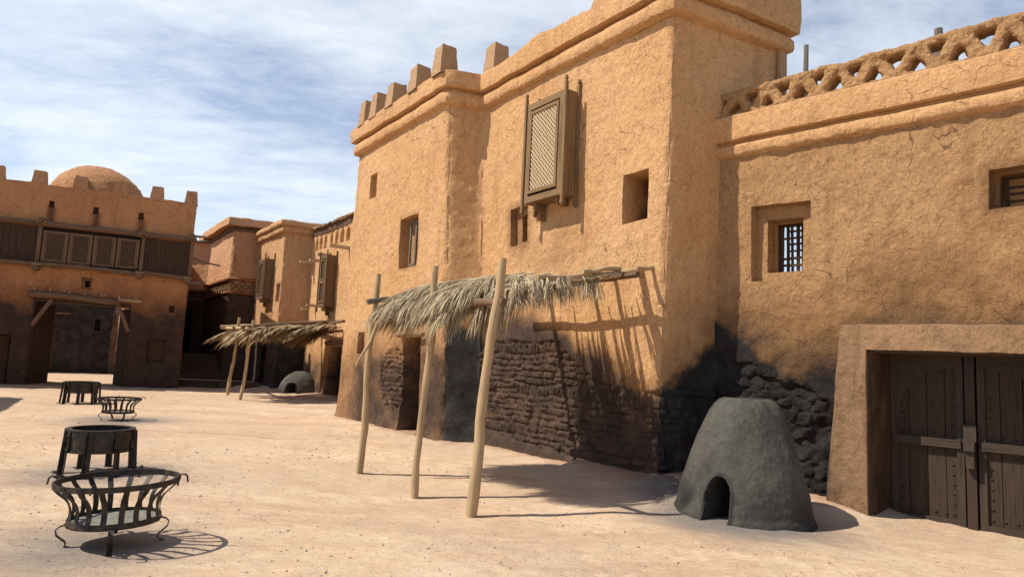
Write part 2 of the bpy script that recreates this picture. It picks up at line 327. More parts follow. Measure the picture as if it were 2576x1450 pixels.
# ---------------------------------------------------------------- wall ribbon
def worley(x,y,seed=0):
    ix,iy=np.floor(x),np.floor(y); f1=np.full(np.shape(x),9.);f2=f1.copy();idv=np.zeros(np.shape(x))
    for a in(-1,0,1):
        for b in(-1,0,1):
            cx,cy=ix+a,iy+b; px=cx+.5+.8*(_h(cx,cy,0*cx,seed)-.5); py=cy+.5+.7*(_h(cx,cy,0*cx+7,seed)-.5); d=np.maximum(np.abs(x-px),0)**2+(y-py)**2; d=np.sqrt(d)
            m=d<f1; f2=np.where(m,f1,np.minimum(f2,d)); idv=np.where(m,_h(cx,cy,0*cx+3,seed),idv); f1=np.where(m,d,f1)
    return f2-f1,idv
def brick(s,z,seed=0):
    """relief 0..1 of coursed mud bricks with soldier courses"""
    zz=z+.06*fbm(s*.9,z*.6,0,2,seed+3)+.022*vn(s*4,z*4,seed)+.012*vn(s*9,z*7,seed)
    rh=.104; row=np.floor(zz/rh); fz=zz/rh-row
    md_=np.mod(row,7); sold=((md_==3)|(md_==4))&(_h(np.floor(s/.8+.3*row//7),row//7,0*s,seed)>.3)
    fz=np.where(sold,(fz+(md_-3))/2,fz); row=np.where(sold,row-(md_-3),row)
    bw=np.where(sold,.075,.25+.07*(_h(row,row*0,row*0,seed)-.5)); sh=_h(row,row*0+3,row*0,seed)*.3
    u=(s+sh+.03*vn(s*3,z*7,1,seed)+.014*vn(s*11,z*9,1,seed))/bw; iu=np.floor(u); fu=u-iu
    j=_h(iu,row,0*s,seed+5)
    wz=.24;wu=np.where(sold,.3,.13)
    pz=sst(0,wz,fz)*sst(0,wz,1-fz); pu=sst(0,wu,fu)*sst(0,wu,1-fu)
    return pz*pu*(.45+.55*j)
def ribbon(name,poly,V,mat,parent,ds=.06,feats=(),closed=False,amp=.012,big=.03,seed=0,round_=.035,dz=None,stain_shade=None,char_shade_f=None,brickf=None,top=None,extra=None,flare=.0,wob=.02,ragged=None):
    poly=[np.array(p[:2],float) for p in poly]; topp=[np.array(p[:2],float) for p in (top or poly)]
    n=len(poly); segs=n if closed else n-1
    if not hasattr(ds,'__len__'): ds=[ds]*segs
    # vertical profile, resampled
    V=np.array(V,float); vo=[];vz=[]
    for i in range(len(V)-1):
        L=np.hypot(*(V[i+1]-V[i])); k=max(1,int(math.ceil(L/(dz or .06))))
        if dz is None: k=1
        for j in range(k): p=V[i]+(V[i+1]-V[i])*j/k; vo.append(p[0]); vz.append(p[1])
    vo.append(V[-1,0]); vz.append(V[-1,1]); vo=np.array(vo);vz=np.array(vz)
    mono=np.all(np.diff(vz)>0)
    if mono and feats:
        ex=[]
        for f in feats: ex+=[f['z'][0]-.006,f['z'][0]+.006,f['z'][1]-.006,f['z'][1]+.006]
        ex=[e for e in ex if vz[0]<e<vz[-1]]
        allz=np.unique(np.round(np.concatenate([vz,ex]),4)); vo=np.interp(allz,vz,vo); vz=allz
    S=[];SI=[];NB=[];PB=[];PT=[];cd=[];cs=[]
    for i in range(segs):
        A,B=poly[i],poly[(i+1)%n];A2,B2=topp[i],topp[(i+1)%n]; L=np.hypot(*(B-A)); k=max(1,int(round(L/ds[i])))
        ss=list(np.linspace(0,L,k+1)); 
        for f in feats:
            if f['seg']==i: ss+=[f['s'][0]-.006,f['s'][0]+.006,f['s'][1]-.006,f['s'][1]+.006]
        ss=np.unique(np.round([x for x in ss if 0<=x<=L],4))
        if i>0 or False: ss=ss[1:]
        t=(B-A)/L; nn=np.array([t[1],-t[0]])
        def seg_n(j):
            j%=n; P,Q=poly[j],poly[(j+1)%n]; d=(Q-P)/np.hypot(*(Q-P)); return np.array([d[1],-d[0]])
        def mit(a,b): m=a+b; m/=np.linalg.norm(m); return m/max(.35,m.dot(a))
        for x in ss:
            u=x/L; v=nn
            if x<=1e-6 and (i>0 or closed): v=mit(seg_n(i-1),nn)
            if x>=L-1e-4 and (i<segs-1 or closed): v=mit(nn,seg_n(i+1))
            S.append(x);SI.append(i);NB.append(v);PB.append(A+(B-A)*u);PT.append(A2+(B2-A2)*u)
            dd=9.
            def turn(j):
                a_=seg_n(j-1);b_=seg_n(j); return 1. if (a_[0]*b_[1]-a_[1]*b_[0])>0 else -.6
            sgn=1.
            if (i>0 or closed) and x<dd: dd=x; sgn=turn(i)
            if (i<segs-1 or closed) and L-x<dd: dd=L-x; sgn=turn(i+1)
            cd.append(dd); cs.append(sgn)
    S=np.array(S);SI=np.array(SI);NB=np.array(NB);PB=np.array(PB);PT=np.array(PT);cd=np.array(cd);cs=np.array(cs)[:,None]
    nu,nv=len(S),len(vz)
    sg=np.concatenate([[0],np.cumsum([np.hypot(*(poly[(i+1)%n]-poly[i])) for i in range(segs)])])
    gs=(S+sg[SI])[:,None]+0*vz[None]; zz=vz[None]+0*gs; ss=S[:,None]+0*zz; si=SI[:,None]+0*zz.astype(int)
    off=vo[None]+0*gs
    nz=amp*fbm(gs*4,zz*4,seed,4,seed)+big*fbm(gs*.5,zz*.5,seed,2,seed+9)
    nz=nz+amp*.9*np.maximum(0,fbm(gs*9,zz*5,seed+2,3,seed+4))
    off=off+nz
    off=off-cs*(round_*np.exp(-(cd[:,None]/.045)**2)*(1+.9*vn(gs*0+si,zz*5,3,seed))+.3*round_*np.exp(-(cd[:,None]/.12)**2))
    if flare: off=off+flare*np.exp(-np.maximum(zz,0)/.22)*(1+.6*fbm(gs*1.5,zz*0,seed,3,seed+5))
    soot_shade=np.zeros_like(off);char_shade=np.zeros_like(off)
    if stain_shade: soot_shade=soot_shade+stain_shade(si,ss,zz)
    if char_shade_f: char_shade=char_shade+char_shade_f(si,ss,zz)
    if brickf:
        bm=brickf(si,ss,zz); bm=np.clip(bm+.45*fbm(gs*2.5,zz*2.5,7,3,seed+21)*(bm>0.02)*(bm<.98),0,1); bm=sst(.35,.65,bm)
        rel=brick(gs,zz,seed); off=off-bm*.052+bm*(.050*rel+.034*fbm(gs*13,zz*13,2,4,seed+2)+.03*fbm(gs*3,zz*3,4,3,seed+12))
    keep=np.ones((nu-1,nv-1),bool)
    mS=(S[:-1]+S[1:])/2; mZ=(vz[:-1]+vz[1:])/2; mI=SI[1:]
    for f in feats:
        inside=(si==f['seg'])&(ss>f['s'][0])&(ss<f['s'][1])&(zz>f['z'][0])&(zz<f['z'][1])
        if f.get('arch'):
            c=(f['s'][0]+f['s'][1])/2;hw=(f['s'][1]-f['s'][0])/2; u=(zz-f['z'][0])/(f['z'][1]-f['z'][0])
            wd=np.where(u<.55,.8+.2*u/.55,1-((u-.55)/.45)**1.5); inside&=np.abs(ss-c)<hw*wd
        if f.get('sub'): off=np.where(inside,np.minimum(off,0)-f['d'],off)
        else: off=np.where(inside,-f['d']+nz*.3,off)
        if f.get('soot_shade') is not None:
            ddx=np.maximum(np.maximum(f['s'][0]-ss,ss-f['s'][1]),0);ddz=np.maximum(f['z'][0]-zz,zz-f['z'][1])
            k=f.get('drip',1.); ddz=np.where(ddz>0,np.where(zz<f['z'][0],ddz/k,ddz),0)
            soot_shade=np.maximum(soot_shade,np.where(si==f['seg'],f['soot_shade']*np.exp(-(ddx**2+ddz**2)/(f.get('r',.16)**2)),0))
        if f.get('in') is not None:  # recess interiors darkened in colour to stand in for their shade
            soot_shade=np.where(inside,f['in'],soot_shade)
            if f['in']>=1: char_shade=np.where(inside,1.,char_shade)
        if f.get('hole'):
            km=(mI==f['seg'])&(mS>f['s'][0]+.003)&(mS<f['s'][1]-.003); kz=(mZ>f['z'][0]+.003)&(mZ<f['z'][1]-.003)
            keep&=~(km[:,None]&kz[None])
    zt=(zz-vz[0])/(vz[-1]-vz[0]); 
    if extra is not None: off,zz2=extra(si,ss,zz,off)
    else: zz2=zz
    w1=wob*fbm(gs*1.7,zz*1.7,5,2,seed+31);w2=wob*fbm(gs*1.7,zz*1.7,9,2,seed+32)
    if ragged: w2=w2+ragged*np.clip(fbm(gs*3,gs*0,1,4,seed+8)+.1,-1,1)*sst(.55,.95,zt)
    edge=np.minimum(1,cd/.3)[:,None]
    tt=np.array([(poly[(i+1)%n]-poly[i])/np.hypot(*(poly[(i+1)%n]-poly[i])) for i in range(segs)])[SI]
    zfr=np.clip(zz/7.,0,1)
    X=PB[:,None,:]*(1-zfr[...,None])+PT[:,None,:]*zfr[...,None]+NB[:,None,:]*off[...,None]+tt[:,None,:]*(w1*edge)[...,None]
    P=np.concatenate([X,(zz2+w2)[...,None]],-1)
    me=grid_mesh(name,P,keep,{'soot_shade':soot_shade,'char_shade':char_shade},False,sharp=.7)
    return link(name,me,mat,parent)
def cap(name,poly,z,mat,parent):
    me=bpy.data.meshes.new(name); me.from_pydata([(p[0],p[1],z) for p in poly],[],[tuple(range(len(poly)))]); me.update()
    if me.polygons[0].normal.z<0: me.flip_normals()
    return link(name,me,mat,parent)
def pt(P,az,d): return (P[0]+math.sin(R(az))*d,P[1]+math.cos(R(az))*d)
def lerp2(A,B,t): return (A[0]+(B[0]-A[0])*t,A[1]+(B[1]-A[1])*t)
def lattice(F,a0,a1,z0,z1,o,sp=.066,w=.022,th=.008,mat='slat',name='lattice',parent=None):
    mb=MB(); w2=w/2
    for sgn,oo in((1,o),(-1,o+th)):
        k=a0-(z1-z0) if sgn>0 else a0
        c=-(z1-z0)-.2
        L=(a1-a0)+(z1-z0)
        i=0
        while i*sp*1.414<L:
            # line: a = a0 + q + sgn*(z-z0)
            q=i*sp*1.414-(z1-z0) if sgn>0 else i*sp*1.414
            # clip
            ts=[]
            for z in(z0,z1):
                a=a0+q+sgn*(z-z0)
                ts.append((a,z))
            (aa,za),(ab,zb)=ts
            def clip(a,z):
                if a<a0: z=z+sgn*(a0-a); a=a0
                if a>a1: z=z-sgn*(a-a1); a=a1
                return a,z
            p=clip(aa,za);r=clip(ab,zb)
            if abs(p[0]-r[0])>.03 and z0-.001<=min(p[1],r[1]) and max(p[1],r[1])<=z1+.001:
                A=Vector(F(p[0],oo,p[1]));B=Vector(F(r[0],oo,r[1])); nn=Vector(F(0,1,0))-Vector(F(0,0,0))
                mb.bar(A,B,th,w,up=(B-A).cross(nn)) if False else mb.bar(A,B,w,th,up=nn)
            i+=1
    return mb.build(name,M[mat],parent)
def wbay(F,a0,a1,z0,z1,dep,parent,pz=.2,name='window_bay',lat=True,panels=1,matn='bay'):
    """projecting wooden window box with corner posts and a lattice front"""
    mb=MB(); t=.03
    mb.box(F,a1-t,a1,-.02,dep-.01,z0,z1)                 # right side board
    mb.box(F,a0,a0+t,-.02,dep-.01,z0,z1)
    mb.box(F,a0+t,a1-t,-.02,dep-.012,z0,z0+.05)
    mb.box(F,a0+t,a1-t,-.02,dep-.012,z1-.05,z1)
    body=mb.build(name,M[matn],parent)
    fr=MB(); w=a1-a0; b=.085
    fr.box(F,a0+.03,a1-.03,dep-.01,dep+.012,z0,z0+b*1.3); fr.box(F,a0+.03,a1-.03,dep-.01,dep+.012,z1-b*1.3,z1)
    fr.box(F,a0+.03,a0+.03+b*1.1,dep-.01,dep+.010,z0+b*1.3,z1-b*1.3); fr.box(F,a1-.03-b*1.5,a1-.03,dep-.01,dep+.010,z0+b*1.3,z1-b*1.3)
    ia,ib,iz0,iz1=a0+.03+b*1.1,a1-.03-b*1.5,z0+b*1.3,z1-b*1.3
    hs=(iz1-iz0)/panels
    for k in range(panels):
        q0,q1=iz0+k*hs,iz0+(k+1)*hs
        if k: fr.box(F,ia,ib,dep-.012,dep+.014,q0-.04,q0+.04)
        fr.box(F,ia,ia+.055,dep+.006,dep+.03,q0+.04,q1-.04); fr.box(F,ib-.055,ib,dep+.006,dep+.03,q0+.04,q1-.04)
        fr.box(F,ia+.055,ib-.055,dep+.006,dep+.028,q0+.04,q0+.10); fr.box(F,ia+.055,ib-.055,dep+.006,dep+.028,q1-.10,q1-.04)
    fr.build('window_frame',M[matn],body)
    for k in range(panels):
        q0,q1=iz0+k*hs,iz0+(k+1)*hs
        if lat: lattice(F,ia+.055,ib-.055,q0+.10,q1-.10,dep+.002,parent=body,sp=.058,w=.027)
        else:
            p=MB().box(F,ia+.055,ib-.055,dep-.03,dep-.004,q0+.10,q1-.10); p.build('panel',M['dark'],body)
    MB().box(F,ia+.04,ib-.04,dep-.13,dep-.12,iz0+.02,iz1-.02).build('backing',M['black'],body)
    for a in(a0-.012,a1+.012):
        for o in(.03,dep+.012):
            p=MB(); c=.026
            p.box(F,a-c,a+c,o-c,o+c,z0-.10,z1+pz-.1)
            p.box(F,a-c*1.2,a+c*1.2,o-c*1.2,o+c*1.2,z0-.16,z0-.10,taper=1); p.box(F,a-c*.7,a+c*.7,o-c*.7,o+c*.7,z0-.19,z0-.16)
            p.box(F,a-c*.6,a+c*.6,o-c*.6,o+c*.6,z1+pz-.1,z1+pz-.06); p.box(F,a-c*1.05,a+c*1.05,o-c*1.05,o+c*1.05,z1+pz-.06,z1+pz,taper=.6)
            p.build('post',M[matn],body)
    mb=MB(); mb.box(F,a0+.2,a0+.27,0,dep*.75,z0-.13,z0); mb.box(F,a0+.2,a0+.27,0,dep*.35,z0-.3,z0-.13); mb.build('bracket',M[matn],body); mb=MB(); mb.box(F,a1-.27,a1-.2,0,dep*.75,z0-.13,z0); mb.build('bracket',M[matn],body)
    return body
def merlon(F,a,o,z,w,h,parent,d=None,mat='merlon'):
    """tapered block, subdivided and roughened"""
    d=d or w; k=9;P=[]
    for i in range(k+1):
        t=i/k; sc=1-.24*t+random.uniform(-.012,.012); row=[]
        for (x,y) in ((-1,-1),(-.33,-1),(.33,-1),(1,-1),(1,-.33),(1,.33),(1,1),(.33,1),(-.33,1),(-1,1),(-1,.33),(-1,-.33)):
            row.append(F(a+x*w/2*sc+random.uniform(-.006,.006),o+y*d/2*sc+random.uniform(-.006,.006),z+h*t+(random.uniform(-.015,.015) if i==k else 0)))
        P.append(row)
    vs=[p for r in P for p in r];n=12
    fs=[(i*n+j,i*n+(j+1)%n,(i+1)*n+(j+1)%n,(i+1)*n+j) for i in range(k) for j in range(n)]+[tuple(range(k*n,k*n+n))]
    return MB().add(vs,fs).build('merlon',M[mat],parent)
# ================================================================ GROUND
def lines(spec):
    o=[]
    for a,b,d in spec: o+=list(np.arange(a,b,d))
    return np.array(o+[spec[-1][1]])
def mound(x,y,A,B,h,w):
    A=np.array(A[:2]);B=np.array(B[:2]);t=(B-A);L=np.hypot(*t);t/=L;n=np.array([t[1],-t[0]])
    a=(x-A[0])*t[0]+(y-A[1])*t[1]; d=(x-A[0])*n[0]+(y-A[1])*n[1]; d=d-.12*fbm(a*1.3,a*0,3,3,5)
    e=np.clip(np.maximum(-a,a-L),0,9); return h*np.exp(-(np.maximum(d,0)/w)**1.5)*np.exp(-(e/.5)**2)*(d>-1.5), d
XL=lines([(-400,-120,28),(-120,-40,5),(-40,-24,.5),(-24,-11,.16),(-11,-6,.10),(-6,6,.055),(6,10,.12),(10,40,1),(40,420,30)])
YL=lines([(-120,-20,10),(-20,0,1.),(0,3.5,.12),(3.5,11,.055),(11,20,.10),(20,38,.16),(38,70,1.5),(70,800,45)])
gx,gy=np.meshgrid(XL,YL,indexing='ij')
near=np.exp(-((np.maximum(0,np.hypot(gx+2,gy-12)-30))/20)**2)
gz=near*(.035*fbm(gx*.35,gy*.35,0,3,1)+.016*fbm(gx*1.6,gy*1.6,0,4,2)+.009*fbm(gx*6,gy*6,0,3,3))
# wind-scoured flaky ledges
led=fbm(gx*.9+.35*fbm(gx*2,gy*2,0,3,61),gy*1.7,0,4,62); led=np.mod(led*6,1); lm=sst(.0,.5,fbm(gx*.35+3,gy*.35,0,2,63)+.12)*near
gz=gz+.026*lm*(1-led)*sst(0,.08,led)
gsoot=np.zeros_like(gz);gchar=np.zeros_like(gz)
for A,B,h,w in [((-4.3,17.1),(-1.2,13.1),.07,.5),((-.45,12.97),(2.09,9.33),.08,.5),((2.0,9.3),(3.1,9.9),.10,.45),((3.0,9.8),(4.1,8.65),.14,.45),((-8.25,27.1),(-6.1,24.),.12,.7),((-10.6,27.2),(-8.3,27.),.2,.7),((-22,20.9),(-12.4,25.5),.03,.4)]:
    q,d=mound(gx,gy,A,B,h,w); gz=gz+q; gsoot=np.maximum(gsoot,q/h*.75*np.exp(-np.maximum(0,d)/.5))
def blob(x,y,r): return np.exp(-(np.hypot(gx-x,gy-y)/r)**2)
gz=gz-.10*blob(4.6,7.4,1.5)-.05*blob(5.8,6.3,1.6)
gz=gz-.05*blob(-.5,13.0,1.4)-.095*blob(-.9,8.3,2.1)
gchar=np.maximum.reduce([blob(2.6,7.7,1.15)*1.1,blob(-3.3,5.5,1.1)*.75,blob(-5,8.45,1.2)*.75,blob(-8.0,14.2,1.3)*.8,blob(-11.1,17.6,.9)*.35,blob(-8.2,25.6,.8)*.5,blob(2.2,8.8,.7)*1.0])
gsoot=np.maximum(gsoot,.9*np.exp(-((gy-(12.75+.18*fbm(gx*.8,gx*0,0,2,44)-.1*(gx+5)))/.10)**2)*(gx<-3.6)*(gx>-9)*.8)
gz=gz+.06*blob(2.2,8.75,.5)
gm=grid_mesh('ground',np.stack([gx,gy,gz],-1),None,{'soot_shade':gsoot,'char_shade':gchar},sharp=None)
tag(link('ground',gm,M['ground']),kind='structure')
def gh(x,y):
    i=min(len(XL)-2,max(0,int(np.searchsorted(XL,x))-1)); j=min(len(YL)-2,max(0,int(np.searchsorted(YL,y))-1))
    return float(gz[i:i+2,j:j+2].mean())
# pebbles: nobody could count them
mb=MB()
for k in range(5200):
    if k<4200: y=3.2+7.5*random.random()**1.5; x=random.uniform(-.85,.80)*y
    else: y=random.uniform(10,24); x=random.uniform(-.75,-.05)*y
    s=random.choice([.004,.005,.006,.006,.007,.008,.012])*random.uniform(.7,1.4)*(1.5 if y>10 else 1)
    if 2.2<x and (x-2.2)*.702+(y-9.6)*.712>-.2: continue
    ang=random.uniform(0,6.3); z=gh(x,y)
    vs=[]; 
    for (a,b,c) in ((1,0,0),(-1,0,0),(0,1,0),(0,-1,0),(0,0,1),(0,0,-1)):
        a*=s*random.uniform(.8,1.5);b*=s*random.uniform(.6,1.2);c*=s*random.uniform(.45,.8)
        vs.append((x+a*math.cos(ang)-b*math.sin(ang)+random.uniform(-.2,.2)*s,y+a*math.sin(ang)+b*math.cos(ang),z+c+s*.2))
    mb.add(vs,[(0,2,4),(2,1,4),(1,3,4),(3,0,4),(2,0,5),(1,2,5),(3,1,5),(0,3,5)],[(random.uniform(0,9),)*3]*6)
tag(mb.build('pebbles',M['stone']),kind='stuff')
bpy.data.objects['pebbles']['label']='small loose pebbles scattered over the sandy ground'
# ================================================================ MERLON HOUSE (centre)
D0=(-4.23,17.13);D1=(-1.5,13.2);CJ=(-.79,13.45);T0=(2.17,9.26);TE=pt(T0,62,2.36);B0=pt(D0,66,4.);B1=pt(TE,-35,6.)
topP=[B0,D0,D1,CJ,T0,TE,B1]; botP=[B0,(-4.3,17.08),(-1.2,13.08),(-.45,12.97),(2.09,9.33),TE,B1]
H1=thing('merlon_house','tall two-storey mud-brick house with stepped merlons and lattice window box','house',(0,12,0))
FD=frame(D0,D1);FC=frame(CJ,T0);FT=frame(T0,TE)
def st1(si,s,z):
    so=np.zeros_like(z)
    a=sst(2.7,1.2,z+.35*fbm(s*1.1,z*.5,0,3,3))*.85; so=np.where(si==1,a*(1-.35*sst(1.6,0,s)),so)
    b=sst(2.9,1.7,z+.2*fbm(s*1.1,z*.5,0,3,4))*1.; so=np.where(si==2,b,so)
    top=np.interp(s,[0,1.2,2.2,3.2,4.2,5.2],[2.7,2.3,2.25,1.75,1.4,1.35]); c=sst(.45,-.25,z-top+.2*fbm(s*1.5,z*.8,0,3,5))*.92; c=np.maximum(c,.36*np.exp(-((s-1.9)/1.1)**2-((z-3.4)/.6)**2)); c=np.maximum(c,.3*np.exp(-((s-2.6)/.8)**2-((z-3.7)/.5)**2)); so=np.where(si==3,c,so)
    d=sst(4.2,.6,z)*.5+.35*sst(.45,1.15,s)*sst(5.2,2.6,z); so=np.where(si==4,d,so)
    return so
def ch1(si,s,z):
    top=np.interp(s,[0,.3,.7,1.1],[1.15,1.5,1.8,2.25]); a=sst(.42,-.30,z-top+.22*fbm(s*3,z*3,0,3,8))
    c=sst(4.85,5.1,s)*sst(1.25,.9,z)*.8
    r_=sst(2.7,2.0,z+.3*fbm(s*2,z*1.2,0,3,14))*1.  # base soot on the return face, blackened further to paint its shade
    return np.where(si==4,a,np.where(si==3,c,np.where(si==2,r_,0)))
def bk1(si,s,z):
    top=np.interp(s,[0,.85,2.3,2.7,3.2,3.9,5.2],[1.9,2.02,1.98,1.7,1.42,1.3,1.3]); a=sst(.12,-.12,z-top)*sst(.05,.25,z-.12*sst(3,0,s))
    d=sst(1,.75,np.hypot((s-3.0)/.75,(z-1.1)/.75))*(s<3.38)
    t=sst(.1,-.1,z-1.35)*sst(.05,.3,z)*.9
    return np.where(si==3,a,np.where(si==1,d,np.where(si==4,t,0)))
f1=[dict(seg=1,s=(1.10,1.55),z=(5.44,6.04),d=.5),
 dict(seg=1,s=(3.0,3.85),z=(3.55,4.66),d=.24,soot_shade=.35,r=.1),
 dict(seg=1,s=(3.38,3.72),z=(3.66,4.5),d=.8,**{'in':.8}),
 dict(seg=1,s=(1.02,1.42),z=(1.64,2.15),d=.35),
 dict(seg=1,s=(3.36,4.16),z=(-.2,2.03),d=1.3,**{'in':1.}),
 dict(seg=3,s=(3.64,4.12),z=(3.77,4.52),d=.60,**{'in':.75}),  # niche interior coloured darker in place of its shade
 dict(seg=3,s=(.90,1.38),z=(3.76,4.48),d=.14,soot_shade=.5,r=.15,drip=2.2),
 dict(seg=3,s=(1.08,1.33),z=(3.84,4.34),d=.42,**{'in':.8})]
ribbon('wall',botP,[(0,-.3),(0,2.3),(0,6.9)],M['ochre'],H1,ds=[.3,.032,.05,.025,.05,.3,.5],dz=.030,feats=f1,closed=True,seed=3,stain_shade=st1,char_shade_f=ch1,brickf=bk1,top=topP,flare=.07,amp=.014,big=.04,round_=.05)
CV=[(-.02,6.76),(.06,6.79),(.095,6.81),(.11,6.85),(.115,6.93),(.11,7.0),(.09,7.04),(.05,7.06),(.02,7.075),(.02,7.105),(.15,7.11),(.172,7.12),(.175,7.15),(.178,7.25),(.176,7.35),(.175,7.44),(.168,7.47),(.14,7.482),(0,7.485),(-.15,7.48),(-.2,7.44),(-.21,7.2)]
def ex1(si,s,z,off):
    hi=np.where(si==3,.03*sst(.9,1.3,s)+.10*np.exp(-((s-2.0)/.35)**2)+.28*sst(3.45,3.65,s),0)+np.where(si==4,.28,0)
    rough=np.where((si==3),.03*fbm(s*7,z*0,4,3,2)*sst(.8,1.2,s),0)
    return off,z+(hi+rough)*sst(7.38,7.46,z)
ribbon('cornice',topP,CV,M['band'],H1,ds=[.3,.045,.05,.04,.05,.3,.5],feats=(),closed=True,seed=8,amp=.009,big=.03,round_=.03,extra=ex1,wob=.02,ragged=.02,
    stain_shade=lambda si,s,z:.25*np.clip(fbm(s*1.3,z*6,2,3,12),0,1))
cap('roof',topP,7.15,M['band'],H1)
for a in (.58,1.30,2.25,3.46,4.58): merlon(FD,a,.0,7.42,.42,.60+random.uniform(-.03,.04),H1,.42)
merlon(FC,.38,-.05,7.42,.42,.62,H1,.42)
# hidden side merlon on the far side wall
merlon(frame(B0,D0),3.0,.0,7.42,.42,.6,H1,.42)
wbay(FC,2.02,3.10,4.39,6.19,.30,H1,pz=.22)
# inner leaf of the two small windows
def inner_window(F,a0,a1,z0,z1,o,parent,m='bay',w=.05,cross=False,name='window_frame'):
    mb=MB(); mb.box(F,a0,a0+w,o,o+.04,z0,z1); mb.box(F,a1-w,a1,o,o+.04,z0,z1); mb.box(F,a0+w,a1-w,o,o+.038,z0,z0+w); mb.box(F,a0+w,a1-w,o,o+.038,z1-w,z1)
    if cross: mb.box(F,(a0+a1)/2-w*.35,(a0+a1)/2+w*.35,o+.004,o+.03,z0+w,z1-w)
    return mb.build(name,M[m],parent)
inner_window(FD,3.10,3.42,3.6,4.62,-.20,H1,'greypole',.05)
inner_window(FC,.98,1.14,3.80,4.42,-.14,H1,'greypole',.035)
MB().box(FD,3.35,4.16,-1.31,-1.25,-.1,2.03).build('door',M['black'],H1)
lp=MB(); lp.log(FD(3.2,.02,2.06),FD(4.35,.0,2.07),.045,.04); lp.build('door_lintel',M['log'],H1)
pb=MB(); pb.box(FT,2.16,2.28,.02,.07,5.55,7.05); pb.box(FT,2.295,2.34,.02,.06,5.5,7.0); pb.build('corner_board',M['merlon'],H1)
# ================================================================ PARAPET HOUSE (right)
W0=(2.975,9.795); WD=(.712,-.702); W1=(W0[0]+WD[0]*7,W0[1]+WD[1]*7); W2=pt(W1,44.6,5.5); W3=pt(W0,44.6,5.5)
H2=thing('parapet_house','low mud-plastered house with pierced parapet and big plank doors','house',(5,8.3,0))
FR=frame(W0,W1)
def st2(si,s,z):
    a=sst(3.6,1.5,z+.55*fbm(s*.8,z*.6,0,3,13))*.74+.22*np.exp(-((s-2.5)/1.)**2-((z-3.1)/.5)**2)
    a=np.maximum(a,.30*np.exp(-((s-3.6)/.8)**2-((z-3.3)/.35)**2)); a=np.maximum(a,.4*sst(.5,.15,s)*sst(3.4,2.2,z))
    return np.where(si==0,a,0)
def ch2(si,s,z):
    top=np.interp(s,[0,.3,.6,1.0,1.4,1.8,2.1],[2.25,2.0,1.85,1.7,1.55,1.3,1.0]); return np.where(si==0,sst(.42,-.32,z-top+.30*fbm(s*2.5,z*2.5,0,4,9))*sst(2.1,1.8,s),0)
f2=[dict(seg=0,s=(.585,1.39),z=(2.90,3.96),d=.13),dict(seg=0,s=(.76,1.24),z=(3.03,3.77),d=.50,hole=False),
    dict(seg=0,s=(.84,1.20),z=(3.07,3.73),d=.50,hole=True),
    dict(seg=0,s=(3.38,4.35),z=(3.58,4.04),d=.16,soot_shade=.45,r=.12),dict(seg=0,s=(3.46,4.27),z=(3.60,4.0),d=.42,**{'in':.9}),
    dict(seg=0,s=(2.14,4.06),z=(-.35,1.98),d=.70,hole=True)]
def cobble(si,s,z):
    # broken rubble patch beside the kiln, cut as big rounded blocks
    m=np.where(si==0,sst(.1,-.1,z-np.interp(s,[0,.5,1.,1.6,2.],[1.75,1.75,1.6,1.3,.8]))*sst(2.0,1.7,s),0); return m
def ex2(si,s,z,off):
    m=cobble(si,s,z); m=sst(.35,.6,m+.35*fbm(s*3,z*3,3,3,16)*(m>.03)*(m<.97)); b,idv=worley(s*4.2+.35*fbm(s*4,z*4,0,3,17),z*6.2+.5*fbm(s*4,z*4,2,3,18),9); b=sst(.0,.35,b)*(1-.8*sst(0,.4,fbm(s*1.6,z*1.6,5,3,19)))
    off=off+m*(-.04+b*(.02+.028*idv)+.045*fbm(s*9,z*9,1,4,6)+.05*fbm(s*3,z*3,1,3,26)); return off,z
ribbon('wall',[W0,W1,W2],[(0,-.4),(0,4.9)],M['ochre_rough'],H2,ds=[.03,.3],dz=.032,feats=f2,seed=21,stain_shade=st2,char_shade_f=ch2,amp=.022,big=.05,extra=ex2,wob=.02,round_=.04)
RV=[(-.02,4.72),(.04,4.74),(.075,4.76),(.09,4.80),(.09,4.87),(.075,4.91),(.03,4.935),(.015,4.945),(.015,4.97),(.10,4.978),(.118,4.99),(.122,5.02),(.125,5.15),(.122,5.28),(.115,5.345),(.09,5.365),(-.1,5.37),(-.32,5.37),(-.36,5.34),(-.37,4.7),(-.36,3.8),(-.36,2.8),(-.36,2.0),(-.36,-.2)]
# the same sweep closes the back of the wall; the window passes through it
def seg_ribbon(a,b,zlo=None,zhi=None,prof=None,nm='cornice',**k):
    A=(W0[0]+WD[0]*a,W0[1]+WD[1]*a);B=(W0[0]+WD[0]*b,W0[1]+WD[1]*b); return ribbon(nm,[A,B],prof,M['band'],H2,**k)
ribbon('cornice',[W0,W1,W2],RV[:18],M['band'],H2,ds=[.045,.3],seed=33,amp=.016,big=.03,wob=.015,round_=.03,stain_shade=lambda si,s,z:.2*np.clip(fbm(s*1.3,z*6,2,3,15),0,1)+np.where(si==0,.35*np.exp(-((s-.45)/.3)**2-((z-4.85)/.07)**2),0))
def wallback(a,b,z0,z1):
    mb=MB(); mb.box(FR,a,b,-.37,-.352,z0,z1); return mb
bk=MB(); bk.box(FR,-.0,.80,-.40,-.36,-.2,4.75); bk.box(FR,.80,1.26,-.40,-.36,-.2,3.05); bk.box(FR,.80,1.26,-.40,-.36,3.75,4.75); bk.box(FR,1.26,6.9,-.40,-.36,2.2,4.75); bk.build('inner_wall',M['ochre_rough'],H2)
